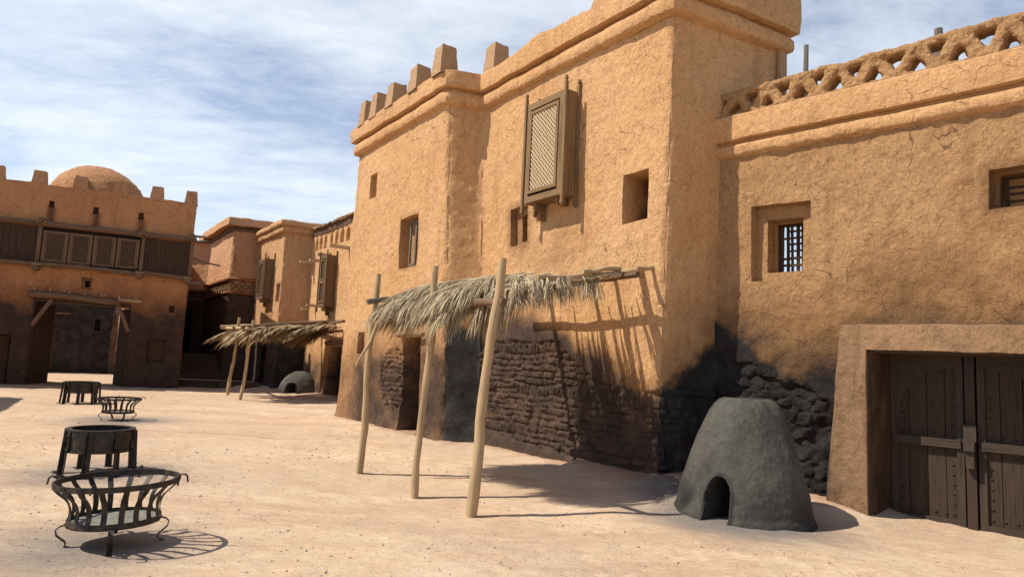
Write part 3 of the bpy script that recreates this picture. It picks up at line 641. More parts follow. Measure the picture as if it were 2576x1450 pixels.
# pierced parapet: rails and a zigzag of thick mud struts
def mudtube(mb,pts,rw,rd,n=10,seed=0):
    """lumpy bar: pts in (a,o,z), half width rw in wall plane, half depth rd"""
    vs=[];m=len(pts)
    for i,p in enumerate(pts):
        q0,q1=pts[max(0,i-1)],pts[min(m-1,i+1)]; d=np.array([q1[0]-q0[0],q1[2]-q0[2]]);d/=np.linalg.norm(d); nx=(-d[1],d[0])
        for k in range(n):
            a=2*math.pi*k/n; c,s_=math.cos(a),math.sin(a); e=.55
            c=math.copysign(abs(c)**e,c); s_=math.copysign(abs(s_)**e,s_)
            r=(1+.55*abs(2*i/(m-1)-1)**2.5 if m==8 else 1)*(1+.28*float(vn(p[0]*9+c*1.3,p[2]*9+s_*1.3,i*.7,seed))+random.uniform(-.05,.05))
            vs.append(FR(p[0]+nx[0]*c*rw*r,p[1]+s_*rd*(1+.15*(r-1)),p[2]+nx[1]*c*rw*r))
    fs=[(i*n+k,i*n+(k+1)%n,(i+1)*n+(k+1)%n,(i+1)*n+k) for i in range(m-1) for k in range(n)]+[tuple(range(n))[::-1],tuple((m-1)*n+k for k in range(n))]
    mb.add(vs,fs)
mb=MB(); L=7.0; zb,zt=5.36,5.70
nst=int((L-.1)/.236)
mudtube(mb,[(i*.08,-.12+.01*random.uniform(-1,1),zt+.025+.02*float(vn(i*.3,0,0,5))+.01*i*.08) for i in range(int(L/.08)+1)],.058,.15,12,1)
mudtube(mb,[(i*.08,-.12,zb+.02) for i in range(int(L/.08)+1)],.055,.15,12,2)
for i in range(nst):
    a=.10+i*.236; x0,x1=(a,a+.20) if i%2==0 else (a+.20,a)
    x0+=random.uniform(-.02,.02);x1+=random.uniform(-.015,.015)
    zz1=zt+.0+.01*a; pts=[(x0+(x1-x0)*t,-.12+.012*math.sin(i+t*3),zb+.02+(zz1-zb)*t) for t in np.linspace(0,1,8)]
    pts=[(p[0],p[1],p[2]) for p in pts]; mudtube(mb,pts,.070+random.uniform(0,.016),.145+random.uniform(-.01,.01),12,i+3)
pr=mb.build('parapet',M['ochre_rough'],H2,smooth=False)
md=pr.modifiers.new('mud','REMESH'); md.mode='VOXEL'; md.voxel_size=.016; md.use_smooth_shade=True
sm_=pr.modifiers.new('soften','SMOOTH'); sm_.factor=.5; sm_.iterations=7
tx=bpy.data.textures.new('lumps','CLOUDS'); tx.noise_scale=.07; tx.noise_depth=3
dp=pr.modifiers.new('lumps','DISPLACE'); dp.texture=tx; dp.strength=.045; dp.mid_level=.5; dp.texture_coords='LOCAL'
# plaster surround of the doors
def surround():
    # frame cross-section swept as a slab with rough face: grid over (a,z) with opening
    A=np.unique(np.round(np.concatenate([np.linspace(1.58,4.64,78),[2.094,2.106,4.094,4.106]]),3)); Z=np.unique(np.round(np.concatenate([np.linspace(-.35,2.29,66),[1.944,1.956]]),3))
    a,z=np.meshgrid(A,Z,indexing='ij'); tp=np.clip(z/2.29,0,1)
    aa=np.where(a<2.1,2.1-(2.1-a)*(.52-.20*tp)/.52,np.where(a>4.1,4.1+(a-4.1)*(.54-.2*tp)/.54,a))
    inside=(a>2.1)&(a<4.1)&(z<1.95)
    o=.13+.012*fbm(a*3,z*3,0,4,7)+.006*fbm(a*12,z*9,0,3,8); rim=(a<=A[0]+.001)|(a>=A[-1]-.001)|(z>=Z[-1]-.001); o=np.where(rim,-.03,o)
    o=np.where(inside,-.62,o)
    zz=z+np.where(inside|True,.012*fbm(a*2.2,a*0,4,3,9),0)*(z>1.9); sp=np.where(inside,np.clip((2.35-a)/.25,0,1)*.10*0,0)
    P=np.zeros(a.shape+(3,))
    for i in range(a.shape[0]):
        for j in range(a.shape[1]):
            P[i,j]=FR(aa[i,j]+sp[i,j]+.01*float(0),o[i,j],zz[i,j])
    P[...,0]+=.008*fbm(z*2.5,a*0,1,3,12); 
    mA=(A[:-1]+A[1:])/2;mZ=(Z[:-1]+Z[1:])/2
    keep=~(((mA>2.108)&(mA<4.092))[:,None]&(mZ<1.942)[None])
    soot_shade=.8*(o<.05)*(aa<3.9)+.38*sst(.5,-.1,z)+.28*np.clip(fbm(a*1.2,z*1.5,3,3,14)+.2,0,1); me=grid_mesh('door_surround',P,keep,{'soot_shade':soot_shade,'char_shade':.55*sst(1.75,1.58,a)*sst(1.3,.5,z)},sharp=.7)
    return link('door_surround',me,M['surround'],H2)
surround()
def leaf(a0,a1,hinge_left):
    F=FR; o=-.55; zb_,zt_=-.14,1.93; pl=MB(); x=a0; wd=(a1-a0)
    nb=4 if wd>.6 else 3; bw=wd/nb
    for k in range(nb): pl.box(F,a0+k*bw+.004,a0+(k+1)*bw-.004,o-.03,o+random.uniform(-.003,.003),zb_,zt_)
    d=pl.build('door_leaf',M['door'],H2)
    fr=MB(); w=.075
    fr.box(F,a0,a0+w,o+.006,o+.04,zb_,zt_); fr.box(F,a1-w,a1,o+.006,o+.04,zb_,zt_); fr.box(F,a0+w,a1-w,o+.006,o+.038,zt_-.12,zt_); fr.box(F,a0+w,a1-w,o+.006,o+.036,zb_,zb_+.13)
    # each leaf carries one half of a single arch
    w0,w1=a0+w,a1-w; n=12; zs,zp=1.16,zt_-.16; zt2=zt_-.12
    for k in range(n):
        u0,u1=k/n,(k+1)/n
        def arc(u): x=u if hinge_left else 1-u; return zs+(zp-zs)*math.sqrt(max(0,1-(1-x)**2))
        q=[(w0+(w1-w0)*u0,arc(u0)),(w0+(w1-w0)*u1,arc(u1)),(w0+(w1-w0)*u1,zt2),(w0+(w1-w0)*u0,zt2)]
        vs=[F(p[0],o+.006,p[1]) for p in q]+[F(p[0],o+.024,p[1]) for p in q]
        fr.add(vs,[(4,5,6,7),(0,1,5,4),(1,2,6,5),(3,2,1,0)],[(p[1],p[0],0) for p in q]*2)
    fr.build('door_frame',M['doorbar'],d)
    b=MB(); b.box(F,a0+w*.4,a1-w*.4,o+.04,o+.072,.83,.93); b.build('crossbar',M['doorbar'],d)
    def stud(aa,z):
        s=MB(); r=.017; vs=[];n=8
        for j,(rj,h) in enumerate(((r,0),(r*.8,.009),(r*.35,.014))):
            for k in range(n): vs.append(F(aa+rj*math.cos(2*math.pi*k/n),o+h,z+rj*math.sin(2*math.pi*k/n)))
        fs=[(j*n+k,j*n+(k+1)%n,(j+1)*n+(k+1)%n,(j+1)*n+k) for j in range(2) for k in range(n)]+[tuple(range(2*n,3*n))]
        s.add(vs,fs); s.build('stud',M['iron'],d,smooth=True)
    for aa in (a0+w+.045,a1-w-.045):
        z=.05
        while z<1.5:
            if not .78<z<.97: stud(aa,z)
            z+=.115
    k=a0+w+.045+.115
    while k<a1-w-.08:
        for z in (.05,.765,.985): stud(k,z)
        k+=.115
    return d
leaf(2.20,2.98,True); leaf(3.12,3.98,False)
mb=MB(); mb.box(FR,3.0,3.10,-.56,-.485,-.16,1.93); ps=mb.build('door_post',M['door'],H2)
mb=MB(); mb.box(FR,2.99,3.115,-.485,-.42,.93,1.12); mb.box(FR,3.0,3.105,-.49,-.36,.82,.93); mb.box(FR,3.01,3.095,-.49,-.40,.62,.82); mb.build('latch_block',M['doorbar'],ps)
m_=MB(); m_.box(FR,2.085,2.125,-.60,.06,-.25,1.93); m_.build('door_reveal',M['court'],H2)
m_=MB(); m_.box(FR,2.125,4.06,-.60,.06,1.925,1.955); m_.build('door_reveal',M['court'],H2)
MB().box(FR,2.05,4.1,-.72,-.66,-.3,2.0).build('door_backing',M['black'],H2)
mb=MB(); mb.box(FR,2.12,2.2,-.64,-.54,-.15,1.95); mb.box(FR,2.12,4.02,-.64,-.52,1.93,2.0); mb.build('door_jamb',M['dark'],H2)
def grille(F,a0,a1,z0,z1,o,parent,na,nz_,m='dark',w=.036):
    mb=MB(); mb.box(F,a0-.05,a0,o-.02,o+.03,z0-.04,z1+.04); mb.box(F,a1,a1+.05,o-.02,o+.03,z0-.04,z1+.04); mb.box(F,a0,a1,o-.02,o+.028,z0-.05,z0); mb.box(F,a0,a1,o-.02,o+.028,z1,z1+.05)
    for i in range(1,na):
        x=a0+(a1-a0)*i/na+random.uniform(-.008,.008); e=random.uniform(-.012,.012); ww=w*random.uniform(.8,1.3)
        mb.bar(F(x,o,z0),F(x+e,o,z1 if random.random()<.8 else z1-.12),ww,.022,up=Vector(F(0,1,0))-Vector(F(0,0,0)))
    for i in range(1,nz_):
        z=z0+(z1-z0)*i/nz_; xa=a0 if random.random()<.75 else a0+(a1-a0)/na
        mb.bar(F(xa,o+.02,z+random.uniform(-.01,.01)),F(a1,o+.02,z+random.uniform(-.012,.012)),w*random.uniform(.7,1.2),.014,up=Vector(F(0,1,0))-Vector(F(0,0,0)))
    return mb.build('window_grille',M[m],parent)
grille(FR,.84,1.20,3.07,3.74,-.46,H2,5,7)
grille(FR,3.52,4.22,3.62,3.98,-.38,H2,7,4)
for (x,y,z1,r) in ((5.09,11.5,7.53,.045),(7.49,11.5,7.96,.07)):
    mb=MB(); mb.log((x,y,gh(x,y)),(x+.02,y,z1),r*1.2,r,.03); p=mb.build('wooden_pole',M['greypole'],None,True)
    tag(p,'thin weathered pole sticking up behind the parapet, nearest the tall house' if x<6 else 'thicker grey pole rising behind the pierced parapet towards the right edge','pole')
# ================================================================ KILNS
def kiln(name,label,cx,cy,z0,prof,door_az,dw,dh,seed,nu=340,dv=.012,lean=(0,0),soot_shade=0.):
    V=np.array(prof);rr=[];zz=[]
    for i in range(len(V)-1):
        L=np.hypot(*(V[i+1]-V[i]));k=max(1,int(L/dv))
        for j in range(k): p=V[i]+(V[i+1]-V[i])*j/k; rr.append(p[0]);zz.append(p[1])
    rr.append(V[-1][0]);zz.append(V[-1][1]);rr=np.array(rr)[None];zz=np.array(zz)[None]
    th=np.linspace(0,2*math.pi,nu,endpoint=False)[:,None]
    da=(th-R(door_az)+math.pi)%(2*math.pi)-math.pi
    outer=(np.arange(rr.shape[1])<=int(np.argmax(zz[0])))[None]
    n=.035*fbm(np.sin(th)*1.3+0*zz,np.cos(th)*1.3+0*zz,zz*1.3,3,seed)+.010*fbm(np.sin(th)*5+0*zz,np.cos(th)*5+0*zz,zz*6,4,seed+2)
    r=rr+n*(rr>.1)
    arc=da*rr; zc=dh*.55; inside=(np.abs(arc)<dw/2)&((zz<zc)|((arc/(dw/2))**2+((zz-zc)/(dh-zc))**2<1))&outer&(zz>-.1)
    q=np.maximum(np.abs(arc)/(dw/2),0)**2+(np.maximum(zz-zc,0)/(dh-zc))**2
    lip=np.exp(-((np.sqrt(q)-1.12)/.14)**2)*outer*(np.abs(da)<1.2)*.018
    r=np.where(inside,rr*.22,r+lip)
    X=cx+np.sin(th)*r+lean[0]*zz;Y=cy+np.cos(th)*r+lean[1]*zz;Z=z0+zz+.012*fbm(np.sin(th)*2+0*zz,np.cos(th)*2+0*zz,zz,3,seed+5)
    ch=np.where(outer,.9*sst(.16,-.02,zz+.06*fbm(np.sin(th)*3+0*zz,np.cos(th)*3+0*zz,zz*3,3,seed+7)),1.)
    ch=np.maximum(ch,np.where(outer,.42*sst(-.05,.4,fbm(np.sin(th)*1.6+0*zz,np.cos(th)*1.6+0*zz,zz*1.8,3,seed+13))+.3*sst(.7,.0,zz),0)); ch=np.maximum(ch,.6*np.exp(-((np.sqrt(q)-1.1)/.35)**2)*(np.abs(da)<1.)); ch=np.where(inside,1,ch)
    me=grid_mesh(name,np.stack([X+0*zz,Y+0*zz,Z],-1)[::-1],None,{'soot_shade':(np.clip(.28+.35*fbm(np.sin(th)*1.5+0*zz,np.cos(th)*1.5+0*zz,zz*1.5,3,seed+11),0,1)+soot_shade)[::-1],'char_shade':ch[::-1]},closed_u=True,sharp=.75)
    o=link(name,me,M['clay']); return tag(o,label,'oven')
kiln('clay_kiln','tall grey conical clay kiln with open top beside the plank doors',2.80,8.02,gh(2.8,8.0)-.03,
     [(.90,-.12),(.80,.0),(.745,.12),(.71,.3),(.66,.5),(.60,.72),(.535,.91),(.465,1.10),(.425,1.20),(.375,1.28),(.315,1.335),(.25,1.36),(.21,1.345),(.20,1.27),(.16,1.15),(.13,.95),(.02,.9)],-139,.275,.51,5,lean=(.035,0))
kiln('clay_oven','low rounded clay bread oven against the far wall corner',-8.0,26.05,.03,
     [(.85,-.12),(.80,.0),(.78,.15),(.72,.35),(.60,.55),(.45,.70),(.28,.80),(.12,.845),(.08,.83),(.05,.7),(.01,.7)],-172,.38,.42,15,nu=200,dv=.02)
# ================================================================ PALM AWNINGS
def fronds(mb,base,tip_dir,L,nl=34,droop=.35,spread=.8,w=.016,ll=.34,curl=.5,up=Vector((0,0,1))):
    """one palm frond: a curved midrib with narrow leaflets both sides"""
    b=Vector(base);d=Vector(tip_dir).normalized(); side=d.cross(up).normalized(); pts=[];m=9
    for i in range(m+1):
        t=i/m; pts.append(b+d*L*t+Vector((0,0,-droop*L*t*t))+side*.04*math.sin(t*3+b.x*9))
    mb.tube(pts,[.010*(1-.75*i/m)+.002 for i in range(m+1)],4,cap=False)
    for k in range(nl):
        t=.08+.92*k/nl; i=min(m-1,int(t*m)); f=t*m-i; p=pts[i].lerp(pts[i+1],f); dd=(pts[i+1]-pts[i]).normalized()
        for sg in(-1,1):
            a=spread*(1-.55*t)*random.uniform(.7,1.2); l=ll*(math.sin(min(1,t*1.1+.12)*math.pi*.85)+.25)*random.uniform(.7,1.15)
            v=(dd*math.cos(a)+side*sg*math.sin(a)).normalized()+Vector((random.uniform(-.12,.12),random.uniform(-.12,.12),random.uniform(-.05,.12)))
            q=[];ww=Vector((random.uniform(-.3,.3),random.uniform(-.3,.3),1)).cross(v).normalized()*w*.5
            for s_ in(0,.4,.75,1.): q.append(p+v*l*s_+Vector((0,0,-curl*l*s_*s_)))
            wd=(.7,1.,.8,.1); vs=[];g=[]
            for s_,c,r in zip((0,.4,.75,1.),q,wd): vs+= [c-ww*r,c+ww*r]; g+=[(s_,0,0),(s_,.01,0)]
            mb.add(vs,[(0,1,3,2),(2,3,5,4),(4,5,7,6)],g)
def awning(name,label,posts,roofers,purl,frs,mat,pmat='pole',braces=()):
    t=thing(name,label,'awning',(posts[0][0][0],posts[0][0][1],0),'palm-leaf awnings over the doorways')
    for (b,tp,r) in posts:
        m=MB(); m.log((b[0],b[1],gh(b[0],b[1])-.05),tp,r*1.1,r*.85,.035,10,13); m.build('post',M[pmat],t,True)
    for i,(a,b,r,mt) in enumerate(roofers):
        m=MB(); m.log(a,b,r,r*.85,.025,9,9); m.build('rafter',M[mt],t,True)
    for (a,b,r,mt) in purl:
        m=MB(); m.log(a,b,r,r*.85,.02,9,9); m.build('purlin',M[mt],t,True)
    for (a,b,r) in braces:
        m=MB(); m.log(a,b,r,r*.5,.02,8,7); m.build('brace',M[pmat],t,True)
    m=MB()
    for f in frs: fronds(m,*f[0],**f[1])
    m.build('thatch',M[mat],t)
    return t
FCn=np.array([-.815,-.579]);FCt=np.array([.579,-.815])
def cw(s,L,z): return (CJ[0]+FCt[0]*s+FCn[0]*L,CJ[1]+FCt[1]*s+FCn[1]*L,z)
frs=[]
random.seed(11)
def rz(L): return 2.99-.195*L
# dense mat between the outer posts, tips drooping out over the edge
for k in range(125):
    s=random.uniform(2.75,4.55)+.0; L=random.uniform(1.6,2.5); 
    a=random.gauss(-.15,.40); d=FCn*math.cos(a)+FCt*math.sin(a)
    frs.append(((cw(s,L,rz(L)+random.uniform(.05,.18)),(d[0],d[1],-.12),random.uniform(.7,1.0)),dict(nl=50,droop=random.uniform(.15,.5),ll=.33,spread=.7,w=.0085,curl=.6)))
for k in range(44):    # left end sweeping outward to the left
    s=random.uniform(2.5,3.1); L=random.uniform(2.0,2.5)
    a=random.gauss(-.75,.3); d=FCn*math.cos(a)+FCt*math.sin(a)
    frs.append(((cw(s,L,rz(L)+random.uniform(.0,.12)),(d[0],d[1],-.1),random.uniform(.5,.8)),dict(nl=40,droop=random.uniform(.3,.7),ll=.33,spread=.65,w=.0085,curl=.6)))
for k in range(60):    # upper mat towards the wall, lying along the rafters
    s=random.uniform(2.8,4.6); L=random.uniform(.8,2.1); a=random.gauss(.0,.5); d=FCn*math.cos(a)+FCt*math.sin(a)
    frs.append(((cw(s,L,rz(L)+random.uniform(.02,.08)),(d[0],d[1],-.18),random.uniform(.7,1.1)),dict(nl=24,droop=random.uniform(.02,.12),ll=.28,spread=.6,w=.010,curl=.3)))
for k in range(30):    # thin fringe hanging over the right-hand rafter
    L=random.uniform(.95,2.5); s=4.58+random.uniform(-.12,.1); a=random.uniform(-.5,.9)
    d=FCn*math.cos(a)*.6+FCt*.9
    frs.append(((cw(s,L,rz(L)+.07),(d[0],d[1],-.2),random.uniform(.15,.38)),dict(nl=9,droop=.7,ll=.20,spread=.6,w=.009,curl=1.0)))
for k in range(14):
    L=random.uniform(1.9,2.7); s=random.uniform(4.2,4.9); a=random.uniform(-.3,.3); d=FCn*math.cos(a)+FCt*math.sin(a)
    frs.append(((cw(s,L,rz(L)+.03),(d[0],d[1],-.3),random.uniform(.3,.5)),dict(nl=26,droop=.8,ll=.28,spread=.5,w=.010,curl=.9)))
for k in range(16):    # single long fronds near the wall, whose shadows streak it
    s=3.0+1.75*k/16+random.uniform(-.06,.06); L=random.uniform(.2,.6); a=random.uniform(-.12,.18); d=FCn*math.cos(a)+FCt*math.sin(a)
    frs.append(((cw(s,L,rz(L)+.03),(d[0],d[1],-.2),random.uniform(.8,1.3)),dict(nl=26,droop=.03,ll=.22,spread=.25,w=.012,curl=.15)))
awning('palm_awning','large palm-leaf awning on three leaning poles before the tall merlon house',
 [((-2.02,9.59),(-1.94,9.60,2.78),.048),((-1.065,8.37),(-.98,8.39,2.76),.044),((-.33,7.38),(-.12,7.41,2.75),.058)],
 [(cw(4.63,-.1,3.01),cw(4.63,2.82,2.45),.058,'pole'),(cw(4.85,-.30,3.09),cw(4.85,.35,3.00),.036,'pole'),(cw(4.68,.50,2.98),cw(4.68,1.2,2.86),.036,'pole'),(cw(4.66,1.05,2.84),cw(4.66,1.95,2.70),.036,'pole'),
  (cw(3.6,-.1,2.96),cw(3.6,2.5,2.44),.04,'log'),(cw(2.5,.1,2.95),cw(2.5,3.32,2.36),.045,'greypole'),(cw(4.1,-.1,2.96),cw(4.1,2.5,2.44),.04,'log')],
 [((-1.98,9.9,2.32),(-.08,7.37,2.26),.042,'log'),(cw(1.9,.5,2.88),cw(4.98,.45,2.88),.05,'log'),(cw(2.4,1.7,2.62),cw(4.75,1.75,2.62),.04,'greypole')],frs,'thatch','pole',
 [((-1.88,9.52,2.08),(-2.11,9.35,1.44),.037)])
# stray long leaf at the left end
# second awning in front of the far houses
A2n=np.array([-.866,-.5]);A2t=np.array([.53,-.848]); P1=np.array([-9.71,23.55])
def c2(s,L,z): # s along the post line, L from posts towards the wall
    return (P1[0]+A2t[0]*s-A2n[0]*L,P1[1]+A2t[1]*s-A2n[1]*L,z)
frs=[]
for k in range(120):
    s=random.uniform(.0,2.7); L=random.uniform(.3,3.0); a=random.gauss(-.2,.35); d=A2n*math.cos(a)+A2t*math.sin(a)
    frs.append(((c2(s,L,2.24+.12*L+random.uniform(.0,.12)),(d[0],d[1],-.12),random.uniform(.9,1.3)),dict(nl=15,droop=random.uniform(.12,.4),ll=.40,spread=.5,w=.035,curl=.35)))
awning('palm_awning','smaller straw-coloured palm awning on two thin poles before the dark far house',
 [((-9.71,23.55),(-9.56,23.6,2.72),.052),((-8.44,21.44),(-8.24,21.5,2.55),.052)],
 [(c2(-.9,-.3,2.38),c2(-.4,3.2,2.72),.06,'pole'),(c2(2.5,-.2,2.3),c2(2.2,3.3,2.76),.06,'log'),(c2(1.,-.2,2.3),c2(1.,3.3,2.74),.05,'log')],
 [(c2(-1.9,-.1,2.38),c2(2.9,-.05,2.26),.06,'pole'),(c2(-.6,2.9,2.66),c2(3.0,2.9,2.70),.055,'log')],frs,'thatch2','pole')
# third, over the doorway of the arcaded house
E0=(-8.25,27.05);ED=(.574,-.819);E1=(E0[0]+ED[0]*6.2,E0[1]+ED[1]*6.2);FE=frame(E0,E1)
frs=[]
for k in range(46):
    a=random.uniform(2.2,4.3);o=random.uniform(.1,.5); p=FE(a,o,2.42+.1*(a-3)); q=random.gauss(-.45,.35); n_=np.array(FE(0,1,0))-np.array(FE(0,0,0)); t_=np.array(FE(1,0,0))-np.array(FE(0,0,0)); d=n_*math.cos(q)+t_*math.sin(q)
    frs.append(((p,(d[0],d[1],-.12),random.uniform(.8,1.15)),dict(nl=13,droop=random.uniform(.2,.5),ll=.36,spread=.55,w=.032,curl=.4)))
t=thing('palm_awning','short rusty-brown palm-leaf hood over the doorway of the arcaded far house','awning',FE(3.2,0,0),'palm-leaf awnings over the doorways')
m=MB()
for f_ in frs: fronds(m,*f_[0],**f_[1])
m.build('thatch',M['thatch3'],t)
for a,z in ((2.4,2.3),(3.2,2.34),(4.1,2.4)):
    m=MB(); m.log(FE(a,-.1,z+.05),FE(a-.1,1.1,z-.1),.05,.04,.02,8,6); m.build('rafter',M['log'],t,True)
# ================================================================ FIRE BASKETS AND DRUMS
def basket(cx,cy,label,rot,sc=1.,tilt=0.0):
    t=thing('fire_basket',label,'fire basket',(cx,cy,0),'iron fire basins standing in a row on the square')
    z0=gh(cx,cy)
    zr,zb=.50*sc,.20*sc;rr,rb=.445*sc,.33*sc
    def P(r,th,z): return (cx+r*math.cos(th),cy+r*math.sin(th),z0+z+tilt*r*math.cos(th))
    def hoop(r,za,zc,th_=.006,n=56):
        mb=MB(); vs=[];G=[]
        for k in range(n):
            a=2*math.pi*k/n
            for (q,z) in ((r,za),(r+th_,za),(r+th_,zc),(r,zc)): vs.append(P(q,a,z)); G.append((a*r,q,z))
        fs=[(k*4+j,((k+1)%n)*4+j,((k+1)%n)*4+(j+1)%4,k*4+(j+1)%4) for k in range(n) for j in range(4)]
        return mb.add(vs,fs,G)
    hoop(rr,zr-.022*sc,zr+.022*sc,.012).build('rim',M['iron'],t,True)
    hoop(rb,zb-.028*sc,zb+.022*sc,.008).build('base_ring',M['iron'],t,True)
    mb=MB(); n=44; vs=[P(rb-.004,2*math.pi*k/n,zb-.012) for k in range(n)]+[P(rb-.004,2*math.pi*k/n,zb-.004) for k in range(n)]
    mb.add(vs,[tuple(range(n))[::-1],tuple(range(n,2*n))]+[(k,(k+1)%n,n+(k+1)%n,n+k) for k in range(n)]); mb.build('ash_plate',M['ash'],t)
    def strip(th,prof,w,name):
        mb=MB(); vs=[];G=[]; l=0
        T=np.array([-math.sin(th),math.cos(th)]);m=len(prof)
        for i,(r,z) in enumerate(prof):
            q0=prof[max(0,i-1)];q1=prof[min(m-1,i+1)];d=np.array([q1[0]-q0[0],q1[1]-q0[1]]);d/=np.linalg.norm(d);nx=(d[1],-d[0])
            for (a,b) in ((-1,-1),(1,-1),(1,1),(-1,1)):
                rr_=r+nx[0]*b*.0035; zz_=z+nx[1]*b*.0035; p=P(rr_,th,zz_); vs.append((p[0]+T[0]*a*w/2,p[1]+T[1]*a*w/2,p[2])); G.append((z,a*w,b*.01))
        fs=[(i*4+j,i*4+(j+1)%4,(i+1)*4+(j+1)%4,(i+1)*4+j) for i in range(m-1) for j in range(4)]+[(0,1,2,3)[::-1],(4*m-4,4*m-3,4*m-2,4*m-1)]
        mb.add(vs,fs,G).build(name,M['iron'],t,True)
    nb=18
    for k in range(nb):
        th=rot+2*math.pi*k/nb+random.uniform(-.02,.02); pr=[]
        for i in range(15):
            u=i/14; z=zb-.015*sc+(zr-zb+.03*sc)*u
            r=rb+.012*sc-.022*sc*math.sin(math.pi*min(1,u/.55))*(1 if u<.55 else 0)+ (rr-rb+.0*sc)*sst(.50,.95,u)
            pr.append((float(r),z))
        strip(th,pr,.042*sc,'strap')
    for k in range(4):
        th=rot+.35+math.pi/2*k
        pr=[(rb+.01,zb-.02*sc),(rb+.045*sc,zb-.03*sc),(rb+.07*sc,zb-.055*sc),(rb+.062*sc,zb-.095*sc),(rb+.03*sc,zb-.125*sc),(rb+.0*sc,zb-.15*sc),(rb-.008*sc,zb-.175*sc),(rb+.012*sc,zb-.196*sc),(rb+.045*sc,zb-.204*sc)]
        strip(th,pr,.040*sc,'leg')
    for k in range(4):
        th=rot+.05+math.pi/2*k; mb=MB(); pts=[]
        pts=[P(rr+.012,th,zr-.05*sc),P(rr+.016,th,zr-.0*sc)]
        for i in range(9): a=math.pi*(i/8); pts.append(P(rr+.05*sc-.034*sc*math.cos(a),th,zr+.012+.034*sc*math.sin(a)))
        pts.append(P(rr+.088*sc,th,zr-.02*sc)); mb.tube(pts,.0075*sc,6); mb.build('hook',M['iron'],t,True)
def drum(cx,cy,label,rot,sc=1.):
    t=thing('fire_drum',label,'fire drum',(cx,cy,0),'iron fire basins standing in a row on the square'); z0=gh(cx,cy)
    r=.365*sc; zt,zm=.525*sc,.27*sc
    def P(rr,th,z): return (cx+rr*math.cos(th),cy+rr*math.sin(th),z0+z)
    n=64; mb=MB(); pr=[(r-.004,zm),(r,zm),(r+.004,zt-.0),(r+.014,zt+.0),(r+.014,zt+.014),(r-.045,zt+.014),(r-.045,zt),(r-.008,zt-.004),(r-.010,zm+.02),(0.02,zm+.015),(0.02,zm),(r-.004,zm)]
    vs=[P(a,2*math.pi*k/n,z) for k in range(n) for (a,z) in pr]; m=len(pr)
    mb.add(vs,[(k*m+j,((k+1)%n)*m+j,((k+1)%n)*m+j+1,k*m+j+1) for k in range(n) for j in range(m-1)]); mb.build('basin',M['iron'],t,True)
    mb=MB(); vs=[P(a,2*math.pi*k/n,z) for k in range(n) for (a,z) in ((r,zm-.005),(r+.008,zm-.005),(r+.008,zm+.03),(r,zm+.03))]
    mb.add(vs,[(k*4+j,((k+1)%n)*4+j,((k+1)%n)*4+(j+1)%4,k*4+(j+1)%4) for k in range(n) for j in range(4)]); mb.build('hoop',M['iron'],t,True)
    for k in range(8):
        th=rot+math.pi/4*k; ex=.035*sc; T=np.array([-math.sin(th),math.cos(th)]); w=.07*sc; mb=MB()
        def Q(rr,a,z): p=P(rr,th,z); return (p[0]+T[0]*a,p[1]+T[1]*a,p[2])
        # angle iron: two flanges
        for (ra,rb_,a0,a1) in ((.004,.013,-w/2,w/2),(.013,.05*sc,-w/2,-w/2+.009)):
            vs=[Q(r+ra+(ex if z==0 else 0),a0,z*sc) if True else 0 for z in (0,)]
            L=[]
            for z,e in ((0.,ex),(zt,0)):
                for (q,a) in ((ra,a0),(rb_,a0),(rb_,a1),(ra,a1)): L.append(Q(r+q+e,a,z))
            mb.add(L,[(0,3,2,1),(4,5,6,7),(0,1,5,4),(1,2,6,5),(2,3,7,6),(3,0,4,7)])
        vs=[Q(r+ex-.01+q,a,z) for z in(0,.008) for (q,a) in((0,-w*.8),(.1*sc,-w*.8),(.1*sc,w*.6),(0,w*.6))]; mb.add(vs,[(0,3,2,1),(4,5,6,7),(0,1,5,4),(1,2,6,5),(2,3,7,6),(3,0,4,7)])
        lg=mb.build('leg',M['iron'],t)
        for z in (zt-.06,zm+.03):
            s=MB(); vs=[];nn=8
            for j,(rj,h) in enumerate(((.016,0),(.013,.01),(.005,.015))):
                for q in range(nn): vs.append(Q(r+.013+h+(ex*(1-z/zt)),rj*math.cos(q*math.pi/4)+.01,z+rj*math.sin(q*math.pi/4)))
            s.add(vs,[(j*nn+k2,j*nn+(k2+1)%nn,(j+1)*nn+(k2+1)%nn,(j+1)*nn+k2) for j in range(2) for k2 in range(nn)]+[tuple(range(2*nn,3*nn))]); s.build('rivet',M['iron'],lg,True)
basket(-3.16,5.66,'nearest round iron fire basket with open straps, hooks and curled legs',.12,1.0,.035)
drum(-5.03,8.50,'nearer solid-sided iron fire drum, right behind the nearest fire basket',.25,1.)
basket(-8.13,14.25,'farther, smaller-looking iron fire basket on curled legs, beside the far drum',.5,.9,0)
drum(-11.15,17.75,'farthest solid-sided iron fire drum, in front of the gateway',.45,1.05)
